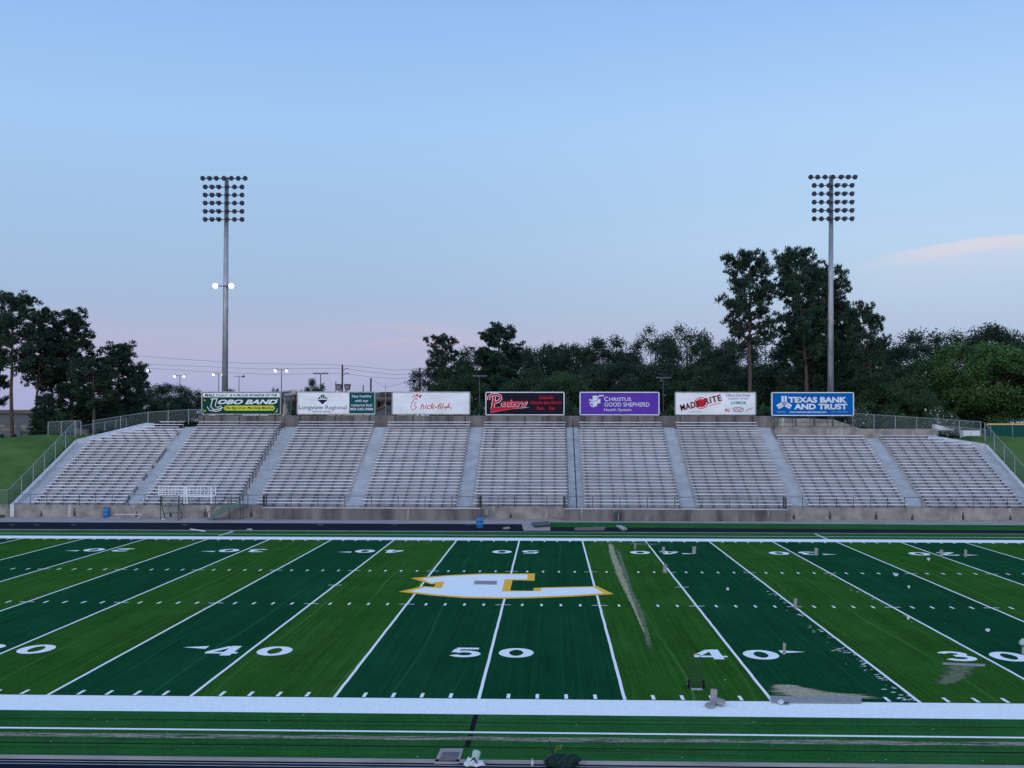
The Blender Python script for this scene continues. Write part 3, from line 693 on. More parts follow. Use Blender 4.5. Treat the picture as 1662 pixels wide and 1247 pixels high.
# 3 red script sign
s = Sign(637,637,762,672, 'plain white billboard with thin red script lettering', 'sign_white')
s.line([(676.5,649.5),(677,646.8),(675.5,646),(672,649),(668,655),(666.8,661),(669,665.3),(673,664.5),(677,660.5)], 1.0, 'sign_red')
s.line([(675.5,652.5),(673,656),(672,659.5),(673.5,661),(675.5,658)], .8, 'sign_red', .016)
for (u, v, rx, ry, rt) in ((670,645,1.0,1.2,0),(673,642.8,1.2,1.6,-.4),(677,641.8,1.6,2.4,.1),(682,643.5,1.7,3.0,.8),(680.5,651.5,.8,.8,0)): s.shape([ell(u,v,rx,ry,10,rt)], 'sign_red', name='comb_mark')
s.text('hick-fil-', 703, 659.5, 42, 10, 'sign_red', .3, .004)
s.line([(722,665.5),(727,659),(730,653.5),(728.5,659),(727.5,662),(722.5,660.5),(731,661),(733,664)], 1.0, 'sign_red', .016)
# 4 car dealer sign
s = Sign(789,637.5,915,673, 'black billboard with red and white script and red lines of lettering', 'sign_black', 'sign_light')
for col, d_, off_, w_ in (('sign_light', .010, .065, 66), ('sign_red', .020, .03, 64)):
    s.text('eters', 835, 654.5, 42+(2 if col == 'sign_light' else 0), 11+(1 if col == 'sign_light' else 0), col, .35, off_*.9, d=d_)
for wd, col, d_ in ((5.0,'sign_light',.014),(3.2,'sign_red',.024)):
    s.line([(793,649.5),(793.5,644.5),(798,641.2),(806,640.6),(812,643),(812.8,647.5),(809.5,651.5),(804,653.3),(801,653.5)], wd, col, d_)
    s.line([(801.8,644),(801.2,652),(800,661),(799.4,665)], wd+.6, col, d_+.003)
    s.shape([[(797-wd*.15,662-wd*.12),(822,661-wd*.1),(860 if wd > 4 else 853,661.5),(830,664+wd*.1),(810,667+wd*.15),(797.2-wd*.1,669+wd*.25)]], col, d_+.002, 'swoosh')
s.text('Chevrolet', 886.5, 645.2, 23, 5.6, 'sign_red', 0, .02); s.text('Chrysler Jeep Dodge', 886, 654.2, 50, 5.8, 'sign_red', 0, .02)
s.text('Ram', 877.5, 662.8, 11.5, 5, 'sign_red', 0, .02); s.text('Fiat', 896, 662.8, 8.5, 5, 'sign_red', 0, .02)
# 5 purple sign
s = Sign(942,637.5,1069,673, 'purple billboard with white cross emblem and white capitals', 'sign_purple', 'sign_light')
s.shape([[(962,642.5),(969,642.5),(969,647),(974.5,647),(974.5,655),(969,655),(969,660),(962,660),(962,655),(957,655),(957,653),(962,650.5)]], 'sign_light')
s.line([(956,649),(961,650),(966,648),(970,644.2),(975,642.3),(980,642.6)], 2.0, 'sign_light', .018); s.line([(957.5,656),(960,659.5),(965,661)], 1.6, 'sign_light', .016)
s.line([(957,651.5),(963,652.5),(969,649.5),(974,647.2)], .9, 'sign_purple', .024)
s.text('C', 984, 647.8, 6.5, 7.4, 'sign_light', 0, .01); s.text('HRISTUS.', 1007.5, 648.2, 37, 5.8, 'sign_light', 0, .01)
s.text('GOOD SHEPHERD', 1017.5, 656.8, 73, 6.8, 'sign_light', 0, .006); s.text('Health System', 1002.5, 666, 44, 6.2, 'sign_light')
# 6 soft drink sign
s = Sign(1096.5,637.5,1226,673, 'white billboard with tilted dark lettering over a red disc', 'sign_white')
s.shape([ell(1138,654.5,11,9.5,24)], 'sign_red', .008); s.shape([ell(1138,654.5,9.6,8.2,24)], 'sign_white', .018); s.shape([ell(1138,654.5,8.2,6.8,24)], 'sign_red', .026)
for t_, u, v, w_ in (('MADE',1119.5,658.8,30),('RITE',1157,648.8,27)):
    s.text(t_, u, v, w_+1.2, 10.5, 'sign_red', 0, .03, d=.036, rot=.24, spacing=1.12); s.text(t_, u, v, w_, 9.0, 'sign_black', 0, .005, spacing=1.12, d=.048, rot=.24)
s.shape([ell(1139.5,654,1.2,1.2,8)], 'sign_black', .05)
s.line([(1150,660),(1158,657),(1170,654.5)], .8, 'sign_red'); s.text('Longview, Texas', 1128, 669, 20, 1.4, 'sign_slate')
s.text('Official Soft Drink', 1198, 642, 39, 4.2, 'sign_slate'); s.text('Supplier of the', 1198, 647.5, 33, 4, 'sign_slate'); s.text('LOBOS', 1198.5, 654, 24, 4.6, 'sign_pale_teal', 0, .04)
s.text('RC', 1181, 666, 8, 5, 'sign_red', 0, .04); s.line(ell(1198,665,8.5,3.6,20)+[(1206.5,665)], 1.0, 'sign_slate', name='oval_mark'); s.line([(1192,666),(1196,663.5),(1200,666.5),(1204,663.5)], 1.2, 'sign_red', .02)
s.line([(1211,669),(1213,665),(1219,662.5),(1214,667),(1220,664),(1221,661)], .8, 'sign_slate')
# 7 bank sign
s = Sign(1253.5,638,1384.5,674, 'bright blue billboard with bold white capitals, rightmost of the seven', 'sign_blue', 'sign_light')
for (u0, v0, w_, h_, rt) in ((1270.3,648.2,3.6,10.4,0),(1275.4,648.2,3.6,10.4,0),(1265.0,657.2,3.6,9.5,1.05),(1267.2,660.6,3.6,9.5,1.05),(1280.6,657.2,3.6,9.5,-1.05),(1278.4,660.6,3.6,9.5,-1.05)):
    q = []
    for (a_, c_) in ((-w_/2,-h_/2),(w_/2,-h_/2),(w_/2,h_/2),(-w_/2,h_/2)): q.append((u0+a_*math.cos(rt)-c_*math.sin(rt), v0+a_*math.sin(rt)+c_*math.cos(rt)))
    s.shape([q], 'sign_light', .012+.003*abs(rt)+(u0-1260)*.0002)
s.shape([ell(1272.8,655.5,1.5,1.5,10)], 'sign_light', .024)
s.text('TEXAS BANK', 1327, 649.3, 95, 9.6, 'sign_light', 0, .045); s.text('AND TRUST', 1332, 660.4, 86, 9.4, 'sign_light', 0, .045)
s.text('www.texasbankandtrust.com', 1311.5, 669, 60, 2.6, 'sign_light', 0, .03); s.text('MEMBER FDIC', 1268, 669, 14, 1.3, 'sign_light'); s.text('EQUAL HOUSING LENDER', 1362, 669, 27, 1.3, 'sign_light')

# ------------------------------------------------------------------ stadium light poles
def floodlight(root, c, yaw, tilt, lens='reflector2', r=.27):
    d = Vector((math.sin(yaw)*math.cos(tilt), -math.cos(yaw)*math.cos(tilt), -math.sin(tilt)))
    b = MB(); b.lathe(Vector(c)-d*.28, d, [(.10,-.16),(.13,-.02),(r*.62,.06),(r*.93,.24),(r,.42),(r*.96,.44)], 14)
    b.tube(Vector(c)-d*.42+Vector((0,0,.0)), Vector(c)+Vector((0,.30,.02)), .05)
    o = b.build('floodlight', M['reflector'], root, smooth=False)
    b = MB(); b.lathe(Vector(c)-d*.28, d, [(r*.88,.442),(r*.88,.452)], 14); ln = b.build('lens', M[lens], None); ln.parent = o
    return o
def stadium_pole(ub, ut, vt, yb, rows, label, lit=None):
    base = P(ub, 640, yb); x0 = base[0]; z0 = 5.0; topp = P(ut, vt, yb)
    root = thing('light_pole', label, 'floodlight pole', (x0, yb, z0), 'tall stadium light poles', world=True)
    b = MB(); b.tube((x0,yb,z0),(topp[0],yb,topp[2]), .36, .22, 16); b.build('pole', M['galv'], root, smooth=True)
    for (v, us) in rows:
        pts = [P(u, v, yb-.5) for u in us]; b = MB(); b.tube(pts[0], pts[-1], .05)
        pc = [p for p in pts]; xm = x0+(topp[0]-x0)*((pc[0][2]-z0)/(topp[2]-z0)); b.tube((xm,yb-.2,pc[0][2]),(xm,yb-.5,pc[0][2]), .07); b.build('crossarm', M['bracket'], root)
        for u, p in zip(us, pts):
            yaw = (ut-u)/60*1.5 + random.uniform(-.08,.08) ; floodlight(root, (p[0],p[1]-.3,p[2]-.02), -yaw*.35+(1.0 if u < ut-3 and ut < 800 else (-1.0 if u > ut+3 and ut > 800 else 0)), rad(24)+random.uniform(-.05,.05))
    if lit:
        v, us = lit; b = MB(); p0, p1 = P(us[0],v,yb-.3), P(us[-1],v,yb-.3); b.tube(p0, p1, .05); b.build('crossarm', M['bracket'], root)
        for u in us:
            p = P(u, v, yb-.4); c = (p[0], p[1]-.2, p[2]); floodlight(root, c, 0, rad(10), 'lit', .31)
    return root
rowsL = [(290,(330,341,352,365,377,388,399))]+[(v,(334,345,356,370,382,394)) for v in (304,317,330,343.5,356.5)]
rowsR = [(288,(1315,1326,1338,1350.5,1364.5,1376,1387))]+[(v,(1320.5,1332,1344,1358,1370,1382)) for v in (301.5,315,328.5,342,355.5)]
stadium_pole(365, 368, 288, 89.5, rowsL, 'tall grey stadium light pole at left with two lamps lit halfway up', (464.5,(351,377)))
stadium_pole(1347, 1349, 285, 89.5, rowsR, 'tall grey stadium light pole at right in front of the big pines, all lamps off')

# ------------------------------------------------------------------ distant poles and lamps
def lamp_post(u, vt, y, label, heads=2, lit=True, arm=.9, r=.09, group='street lamps beyond the stadium', zb=5.0, flat_t=False):
    p = P(u, vt, y); root = thing('street_lamp', label, 'street lamp', (p[0], y, zb), group, world=True)
    b = MB(); b.tube((p[0],y,zb),(p[0],y,p[2]), r, r*.7, 8); b.build('pole', M['reflector'], root)
    b = MB(); b.tube((p[0]-arm,y,p[2]),(p[0]+arm,y,p[2]), r*.6); b.build('arm', M['reflector'], root)
    for sx in ((-1,1) if heads == 2 else (1,)):
        x = p[0]+sx*arm; b = MB()
        if flat_t: b.box(x-.45,x+.45,y-.25,y+.25,p[2]-.08,p[2]+.10)
        else: b.lathe((x,y-.1,p[2]), (0,-.6,-.8), [(.10,-.25),(.20,-.05),(.26,.12)], 10)
        h = b.build('lamp_head', M['reflector'], root)
        if lit:
            b = MB(); b.lathe((x,y-.3,p[2]-.12), (0,-.85,-.5), [(.05,-.05),(.20,.03),(.24,.12),(.18,.18),(.06,.22)], 10); l = b.build('lens', M['litfar'], None); l.parent = h
    return root
lamp_post(292, 610, 190, 'lit twin-head lamp left of the left stadium pole')
lamp_post(355, 607, 190, 'lit twin-head lamp just left of the left stadium pole shaft')
lamp_post(457, 600.5, 150, 'lit twin-head lamp above the right end of the green billboard')
lamp_post(388, 611, 190, 'small unlit lamp right of the left stadium pole', 1, False)
lamp_post(233, 600.5, 160, 'lit lamp at the right edge of the left pine clump')
lamp_post(209, 614, 175, 'lit lamp glimpsed through the rightmost pine at left')
lamp_post(131, 606, 165, 'lit lamp shining through the middle of the left pines')
lamp_post(99, 619, 175, 'small lit lamp low between the left pines', 1)
lamp_post(520.5, 606.5, 130, 'unlit T-shaped lamp above the white and teal billboard', 2, False, .6, flat_t=True)
lamp_post(778.5, 610.5, 108, 'unlit T-shaped lamp in the gap left of the black billboard', 2, False, .45, .06, flat_t=True)
lamp_post(1076.5, 613.5, 108, 'unlit T-shaped lamp in the gap right of the purple billboard', 2, False, .45, .06, flat_t=True)
def util_pole(u, vt, y, label, arms=(), r=.16):
    p = P(u, vt, y); root = thing('utility_pole', label, 'utility pole', (p[0], y, 5), 'utility poles behind the billboards', world=True)
    b = MB(); b.tube((p[0],y,5),(p[0],y,p[2]), r, r*.8, 8); b.build('pole', M['bark2'], root)
    for (v, l) in arms:
        q = P(u, v, y); b = MB(); b.path([(p[0],y,q[2]-.5),(p[0]+l*.6,y-.1,q[2]),(p[0]+l,y-.2,q[2]-.15)], .05); b.build('arm', M['reflector'], root)
    return root
UP1 = util_pole(555.7, 592, 150, 'tall utility pole with two arms and floodlights above the white and teal billboard', ((598,1.1),(605.5,1.1)))
UP2 = util_pole(681.5, 597, 140, 'utility pole above the white billboard with red script')
util_pole(602, 614, 150, 'short utility pole right of the floodlight pole'); util_pole(589.5, 625, 150, 'stub of a thin pole above the teal panel', r=.1); util_pole(545, 619.5, 150, 'thin pole left of the twin floodlights', r=.08)
p = P(626, 623, 110); b = MB(); b.tube((p[0],110,5),(p[0],110,p[2]), .035)
tag(b.build('flag_pole', M['galv']), 'thin grey pole in the gap between the two white billboards', 'pole')
root = thing('twin_floodlight', 'pair of dark box floodlights on a bracket behind the white and teal billboard', 'floodlight', P(556,640,110), world=True)
for u in (549, 563.5):
    p = P(u, 628.5, 110); b = MB(); q_ = .42; sgn = -1 if u < 555 else 1
    b.prism([(p[0]-q_,110,p[2]+.32),(p[0]+q_,110,p[2]+.28),(p[0]+q_*.7,110,p[2]-.42),(p[0]-q_*.7,110,p[2]-.38)], (0,.4,.1)); b.build('lamp_box', M['bracket'], root)
    b = MB(); b.prism([(p[0]-.3,109.98,p[2]+.22),(p[0]+.3,109.98,p[2]+.19),(p[0]+.2,109.98,p[2]-.3),(p[0]-.2,109.98,p[2]-.28)], (0,.015,0)); b.build('lens', M['reflector2'], root)
a_, c_ = P(549,634,110), P(564,634,110); b = MB(); b.path([a_,P(556.5,637,110.0),c_], .06); b.tube(P(556.5,637,110), P(556.5,665,110), .08); b.build('bracket', M['bracket'], root)
for (pts, lb) in (([(215,577,170),(290,583,165),(400,590,158),(555.7,592.5,150)], 'uppermost thin power line left of the utility pole'), ([(215,590,170),(300,594,165),(420,599,158),(555.7,598,150)], 'middle power line left of the utility pole'),
                  ([(215,596,170),(320,603,165),(440,608,158),(555.7,606,150)], 'lower power line left of the utility pole'),
                  ([(555.7,593,150),(600,597,147),(640,601,144),(681.5,599,140)], 'uppermost power line right of the utility pole'), ([(557,598,150),(600,604,147),(640,608,144),(681.5,607,140)], 'middle power line right of the utility pole'),
                  ([(557,606,150),(600,612,147),(640,614.5,144),(681.5,613,140)], 'lower power line right of the utility pole'), ([(602,615,150),(625,629,148),(650,623,144),(681.5,612,140)], 'sagging cable looping between the two right hand poles')):
    b = MB(); b.path([P(*q) for q in pts], .022, n=5); tag(b.build('power_line', M['reflector']), lb, 'power line', 'power lines above the left billboards')

# ------------------------------------------------------------------ buildings and vehicle beyond
def zpx(v, y): return P(600, v, y)[2]
root = thing('store_building', 'tan building with brown shingled roof behind the two left-centre billboards', 'building', P(550,660,165), world=True)
x0, x1 = P(440,650,165)[0], P(655,650,165)[0]
b = MB(); b.box(x0, x1, 165, 185, 4.5, zpx(649,165)); b.build('wall', M['tan'], root)
b = MB(); zr = zpx(649,165); b.prism([(x0-.6,164.3,zr),(x0-.6,168.5,zpx(637,168)),(x0-.6,181,zpx(637,168)),(x0-.6,185.7,zr)], (x1-x0+1.2,0,0)); b.build('roof', M['brownroof'], root)
b = MB(); b.box(x0-.7, x1+.7, 164.1, 164.3, zr-.35, zr+.02); b.build('fascia', M['bark'], root)
for u in (470, 480, 612, 618, 630):
    x = P(u,655,165)[0]; b = MB(); b.box(x-.5, x+.5, 164.95, 164.996, zpx(658,165)-.6, zpx(653,165)); b.build('window', M['darkglass'], root)
for u in (624, 636):
    p = P(u,638,166.5); b = MB(); b.box(p[0]-.7,p[0]+.7,166,167.2,p[2]-.5,p[2]+.15); b.build('roof_vent', M['bracket'], root)
root = thing('gabled_shed', 'small grey gabled building in the gap between the two white billboards', 'building', P(625,676,125), world=True)
x0, x1 = P(606,670,125)[0], P(636,670,125)[0]; xm = P(625,670,125)[0]; zr, za = zpx(668,125), zpx(660.5,125)
b = MB(); b.prism([(x0,125,4.8),(x1,125,4.8),(x1,125,zr),(xm,125,za),(x0,125,zr)], (0,6,0)); b.build('wall', M['greywall'], root)
b = MB(); b.prism([(x0-.3,124.6,zr-.1),(xm,124.6,za+.02),(x1+.3,124.6,zr-.1),(x1+.3,124.6,zr+.08),(xm,124.6,za+.24),(x0-.3,124.6,zr+.08)], (0,6.8,0)); b.build('roof', M['brownroof'], root)
root = thing('parked_car', 'dark parked vehicle with pale bumper in the gap between the two white billboards', 'car', P(620,676,112), world=True)
cx, cz = P(620,672,112)[0], 7.1
b = MB(); b.prism([(cx-1.9,111.6,cz+.35),(cx+1.9,111.6,cz+.35),(cx+1.95,111.6,cz+.95),(cx+1.2,111.6,cz+1.1),(cx+.7,111.6,cz+1.62),(cx-.9,111.6,cz+1.66),(cx-1.5,111.6,cz+1.15),(cx-1.95,111.6,cz+1.0)], (0,1.7,0)); b.build('body', M['carpaint'], root)
b = MB(); b.box(cx-1.0,cx+.6,111.56,111.59,cz+.95,cz+1.5); b.build('window', M['darkglass'], root)
b = MB(); b.box(cx-2.1,cx-1.2,111.5,111.59,cz+.5,cz+.75); b.build('bumper', M['whitep'], root)
for sx in (-1.2, 1.2):
    b = MB(); b.lathe((cx+sx,111.45,cz+.36),(0,1,0),[(.36,0),(.38,.1),(.36,.22)],16); wl = b.build('wheel', M['rubber'], root)
    b = MB(); b.lathe((cx+sx,111.42,cz+.36),(0,1,0),[(.2,0),(.22,.03)],12); rm = b.build('rim', M['alum'], None); rm.parent = wl
b = MB(); b.box(cx-6, cx+8, 110, 116, 4.8, 7.09); struct(b.build('parking_pad', M['apron']))
root = thing('equipment_cart', 'cluster of pipes and pale tank between the two left billboards', 'equipment', P(470,640,95), world=True)
for (u0,v0,u1,v1,r_) in ((455,637,478,634,.12),(463,642,479,640,.18),(458,636,458,672,.07),(473.5,637,473.5,678,.06)):
    b = MB(); b.tube(P(u0,v0,95), P(u1,v1,95), r_, n=8); b.build('pipe', M['galv' if r_ > .1 else 'bracket'], root)
b = MB(); p = P(477,637,95); b.lathe(p, (0,0,1), [(.2,-.3),(.28,-.15),(.28,.15),(.2,.25)], 12); b.build('tank', M['tan'], root)
root = thing('far_building', 'pale low building and parked white shapes seen under the left pines', 'building', P(40,690,210), world=True)
x0, x1 = P(-30,690,210)[0], P(95,690,210)[0]; 
b = MB(); b.box(x0, x1, 210, 225, 4.5, zpx(672,210)); b.build('wall', M['greywall'], root)
b = MB(); b.box(x0-.5, x1+.5, 209.4, 226, zpx(672,210), zpx(666,210)); b.build('roof', M['brownroof'], root)
for k in range(8):
    x = x0+2+k*2.4; b = MB(); b.box(x-.6,x+.6,209.9,209.99,6.2,7.6); b.build('window', M['darkglass'], root)
for (u, lb) in ((14,'pale parked van under the leftmost pine'),(125,'dark parked van under the left pines')):
    p = P(u, 690, 195); root = thing('parked_van', lb, 'van', (p[0],195,5.1), world=True); m_ = 'greywall' if u < 50 else 'carpaint'
    b = MB(); b.prism([(p[0]-2.2,195,5.5),(p[0]+2.2,195,5.5),(p[0]+2.2,195,6.4),(p[0]+1.6,195,7.2),(p[0]-2.2,195,7.3)], (0,1.9,0)); b.build('body', M[m_], root)
    b = MB(); b.box(p[0]-1.6,p[0]+1.4,194.95,194.99,6.5,7.0); b.build('window', M['darkglass'], root)
    for sx in (-1.3,1.3): b = MB(); b.lathe((p[0]+sx,194.9,5.5),(0,1,0),[(.38,0),(.38,.25)],14); b.build('wheel', M['rubber'], root)
root = thing('utility_cabinet', 'white double cabinet behind the low fence at the top right of the grandstand', 'cabinet', P(1578,713,86), world=True)
a_, c_ = P(1563.5,712,86), P(1591,699,86); xm = (a_[0]+c_[0])/2-.1
b = MB(); b.box(a_[0], xm-.02, 86, 86.8, a_[2]-.3, c_[2]); b.box(xm+.02, c_[0], 86, 86.8, a_[2]-.3, c_[2]); b.build('body', M['whitep'], root)
b = MB(); b.box(xm-.02, xm+.02, 85.99, 86.7, a_[2]-.2, c_[2]-.02); b.build('post', M['fencepost'], root)

# ------------------------------------------------------------------ trees
def leaf_mesh(name, cen, dirs, ln, wd, mat, mats=None, mi=None):
    n = len(cen); d = dirs/np.linalg.norm(dirs, axis=1, keepdims=True)
    rv = rng.normal(size=(n,3)); s = np.cross(d, rv); s /= np.linalg.norm(s, axis=1, keepdims=True)+1e-9
    ln = ln[:,None]; wd = wd[:,None]
    v = np.stack([cen-d*ln*.5, cen+s*wd*.5, cen+d*ln*.5, cen-s*wd*.5], 1).reshape(-1,3)
    me = bpy.data.meshes.new(name); me.vertices.add(4*n); me.vertices.foreach_set('co', v.ravel())
    me.loops.add(4*n); me.loops.foreach_set('vertex_index', np.arange(4*n, dtype=np.int32)); me.polygons.add(n)
    me.polygons.foreach_set('loop_start', np.arange(0,4*n,4,dtype=np.int32)); me.polygons.foreach_set('loop_total', np.full(n,4,dtype=np.int32))
    for m_ in (mats or [mat]): me.materials.append(m_)
    if mi is not None: me.polygons.foreach_set('material_index', mi.astype(np.int32))
    me.update(calc_edges=True); me.validate(); return me
def limb(b, p0, p1, r0, r1, sag=.0, n=4):
    p0 = np.array(p0, float); p1 = np.array(p1, float); pts = []
    for i in range(n+1):
        t = i/n; p = p0+(p1-p0)*t; p[2] += sag*math.sin(math.pi*t); p[:2] += rng.normal(0,.12,2)*(0 < i < n); pts.append(p)
    b.path(pts, r0, r1, 5); return pts
def proto_pine(seed, h=20, start=.42, spread=4.2, nl=34, dense=1.0, lean=0.0, top=.45):
    global rng; rng = np.random.default_rng(seed); b = MB()
    tk = [(lean*(t**2)*h*.2+rng.normal(0,.08), rng.normal(0,.08), t*h*.97) for t in np.linspace(0,1,9)]; tk[0] = (0,0,-1.0)
    b.path(tk, .34, .06, 8); cs = []
    def at(t): i = min(7, int(t*8)); f = t*8-i; return np.array(tk[i])*(1-f)+np.array(tk[i+1])*f
    nl = int(nl*1.25)
    for k in range(nl):
        t = start+(.97-start)*((k+rng.random()*.6)/nl); az = k*2.4+rng.normal(0,.4); rel = (t-start)/(1-start)
        L_ = spread*math.sqrt(max(.06, 1-((rel-top)/(1.04-top if rel > top else top+.35))**2))*rng.uniform(.68,1.0)
        o = at(t); e = o+np.array([math.cos(az)*L_, math.sin(az)*L_, L_*rng.uniform(.05,.50)])
        pts = limb(b, o, e, .11*(1-rel*.6), .05, -.15)
        for j in range(int(4+L_*3.0)):
            f = rng.uniform(.35,1.0); c = o+(e-o)*f+rng.normal(0,.50,3).clip(-.8,.8)*(1,1,.7); cs.append((c, rng.uniform(.32,.62)))
    for j in range(7): cs.append((at(.93)+rng.normal(0,.5,3).clip(-.8,.8), rng.uniform(.4,.6)))
    cen = []; dr = []; 
    for c, r_ in cs:
        n = int(78*dense*r_); d = rng.normal(size=(n,3)); d /= np.linalg.norm(d,axis=1,keepdims=True); rr = rng.random(n)[:,None]**.5*r_
        cen.append(c+d*rr*(1,1,.62)); dr.append(d+(0,0,.5))
    cen = np.concatenate(cen); dr = np.concatenate(dr); n = len(cen)
    me = leaf_mesh('crown', cen, dr, rng.uniform(.30,.52,n), rng.uniform(.09,.18,n), M['needle']); return b, me
def proto_broad(seed, h=16, wd=6.5, lobes=46, per=170, mat='leafd', bottom=.12, leaf=.25, core=True, blossom=False, flat_=1.0):
    global rng; rng = np.random.default_rng(seed); b = MB()
    b.path([(0,0,-1),(.1,0,h*.15),(.05,.1,h*.35),(0,0,h*.6)], .38, .14, 8); cs = []
    H = h*(1-bottom)/2; zc = h*bottom+H
    for k in range(lobes):
        zf = 1-2*(k+.5)/lobes; az = k*2.4+rng.normal(0,.25); rr = math.sqrt(1-zf*zf)**(.8)
        f = rng.uniform(.55,.92); c = np.array([math.cos(az)*rr*wd*f*.82, math.sin(az)*rr*wd*f*.82, zc+zf*H*f*.86*flat_+rng.normal(0,.3)]); cs.append((c, rng.uniform(.22,.36)*wd*(.75 if lobes > 80 else 1)))
        if k % 2 == 0: limb(b, (0,0,h*rng.uniform(.2,.5)), c, .11, .03, .3)
    cen = []; dr = []; mi = []
    for c, r_ in cs:
        n = int(per*2.4*(r_/1.4)**1.6); d = rng.normal(size=(n,3)); d /= np.linalg.norm(d,axis=1,keepdims=True); rr = rng.random(n)[:,None]**.35*r_*rng.uniform(.75,1.12,(n,1))
        # break each clump into smaller sprays
        sub = rng.normal(size=(9,3)); sub /= np.linalg.norm(sub,axis=1,keepdims=True); pick = sub[rng.integers(0,9,n)]
        cen.append(c+(d*.55+pick*.6)*rr*(1,1,.8)); dr.append(rng.normal(size=(n,3))+(0,0,.2))
    cen = np.concatenate(cen); dr = np.concatenate(dr); n = len(cen)
    if blossom:
        mi = (rng.random(n) < .07)*(cen[:,2] > h*.35); me = leaf_mesh('crown', cen, dr, rng.uniform(.7,1.3,n)*leaf, rng.uniform(.5,.9,n)*leaf, M[mat], [M[mat], M['blossom']], mi.astype(int))
    else: me = leaf_mesh('crown', cen, dr, rng.uniform(.7,1.3,n)*leaf, rng.uniform(.45,.85,n)*leaf, M[mat])
    return b, me
PROTO = {}
def make_proto(key, bm, me, bark):
    tr = bm.build('trunk', M[bark]); crn = bpy.data.objects.new('crown', me)
    C.objects.link(crn); PROTO[key] = [tr, crn, False, np.array([v.co for v in me.vertices])]
for key, a in {'pA':(1,21,.50,4.6,30,.95,0,.50), 'pB':(2,21,.44,4.4,34,1.0,.5,.52), 'pC':(3,20,.26,4.6,44,.95,0,.38), 'pD':(4,20,.16,4.3,50,1.15,0,.10), 'pE':(5,20,.34,5.4,40,1.0,1.6,.55), 'pF':(6,18,.14,3.8,46,1.15,0,.25)}.items():
    bm_, me_ = proto_pine(*a); make_proto(key, bm_, me_, 'bark')
for key, a in {'bA':(11,16,6.0,46,190,'leafd'), 'bB':(12,16,6.6,52,180,'leafd'), 'bC':(13,16,6.0,44,190,'leafm'), 'bD':(14,15,7.5,95,150,'leafl'), 'bE':(15,17,5.8,34,95,'leafd',.36), 'bF':(16,15,6.2,50,190,'leafm')}.items():
    bm_, me_ = proto_broad(*a); make_proto(key, bm_, me_, 'bark2')
bm_, me_ = proto_broad(21, 4.2, 3.0, 26, 240, 'leafm', .05, .2, blossom=True); make_proto('sh', bm_, me_, 'bark2')
bm_, me_ = proto_broad(22, 4.5, 2.4, 26, 200, 'leafm', .05, .22); make_proto('bu', bm_, me_, 'bark2')
def tree(key, u, vt, wpx, y, label, group=None, rz=None, zb=None, name=None, cat='tree'):
    tr, crn, used, vs_ = PROTO[key]
    px = P(u, vt, y); zb = terrain(px[0], y) if zb is None else zb
    rz = random.uniform(0, 6.28) if rz is None else rz
    ca, sa = math.cos(rz), math.sin(rz); xr_ = vs_[:,0]*ca-vs_[:,1]*sa; lo, hi = np.percentile(xr_, 1), np.percentile(xr_, 99)
    ww = wpx*(y-CAM[1])/F; sx = ww/(hi-lo); sz = (px[2]-zb)/np.percentile(vs_[:,2], 99.8); cx_ = (hi+lo)/2*sx
    o = thing(name or ('pine_tree' if key[0] == 'p' else 'broadleaf_tree'), label, cat, (px[0]-cx_, y, zb), group, rz)
    o.scale = (sx, sx, sz)
    if not used: PROTO[key][2] = True; a_, c_ = tr, crn
    else: a_, c_ = tr.copy(), crn.copy(); C.objects.link(a_); C.objects.link(c_)
    a_.parent = o; c_.parent = o; return o
gl = 'pines on the left mound'; gr = 'tall pines behind the right light pole'; gt = 'trees of the dark treeline behind the billboards'
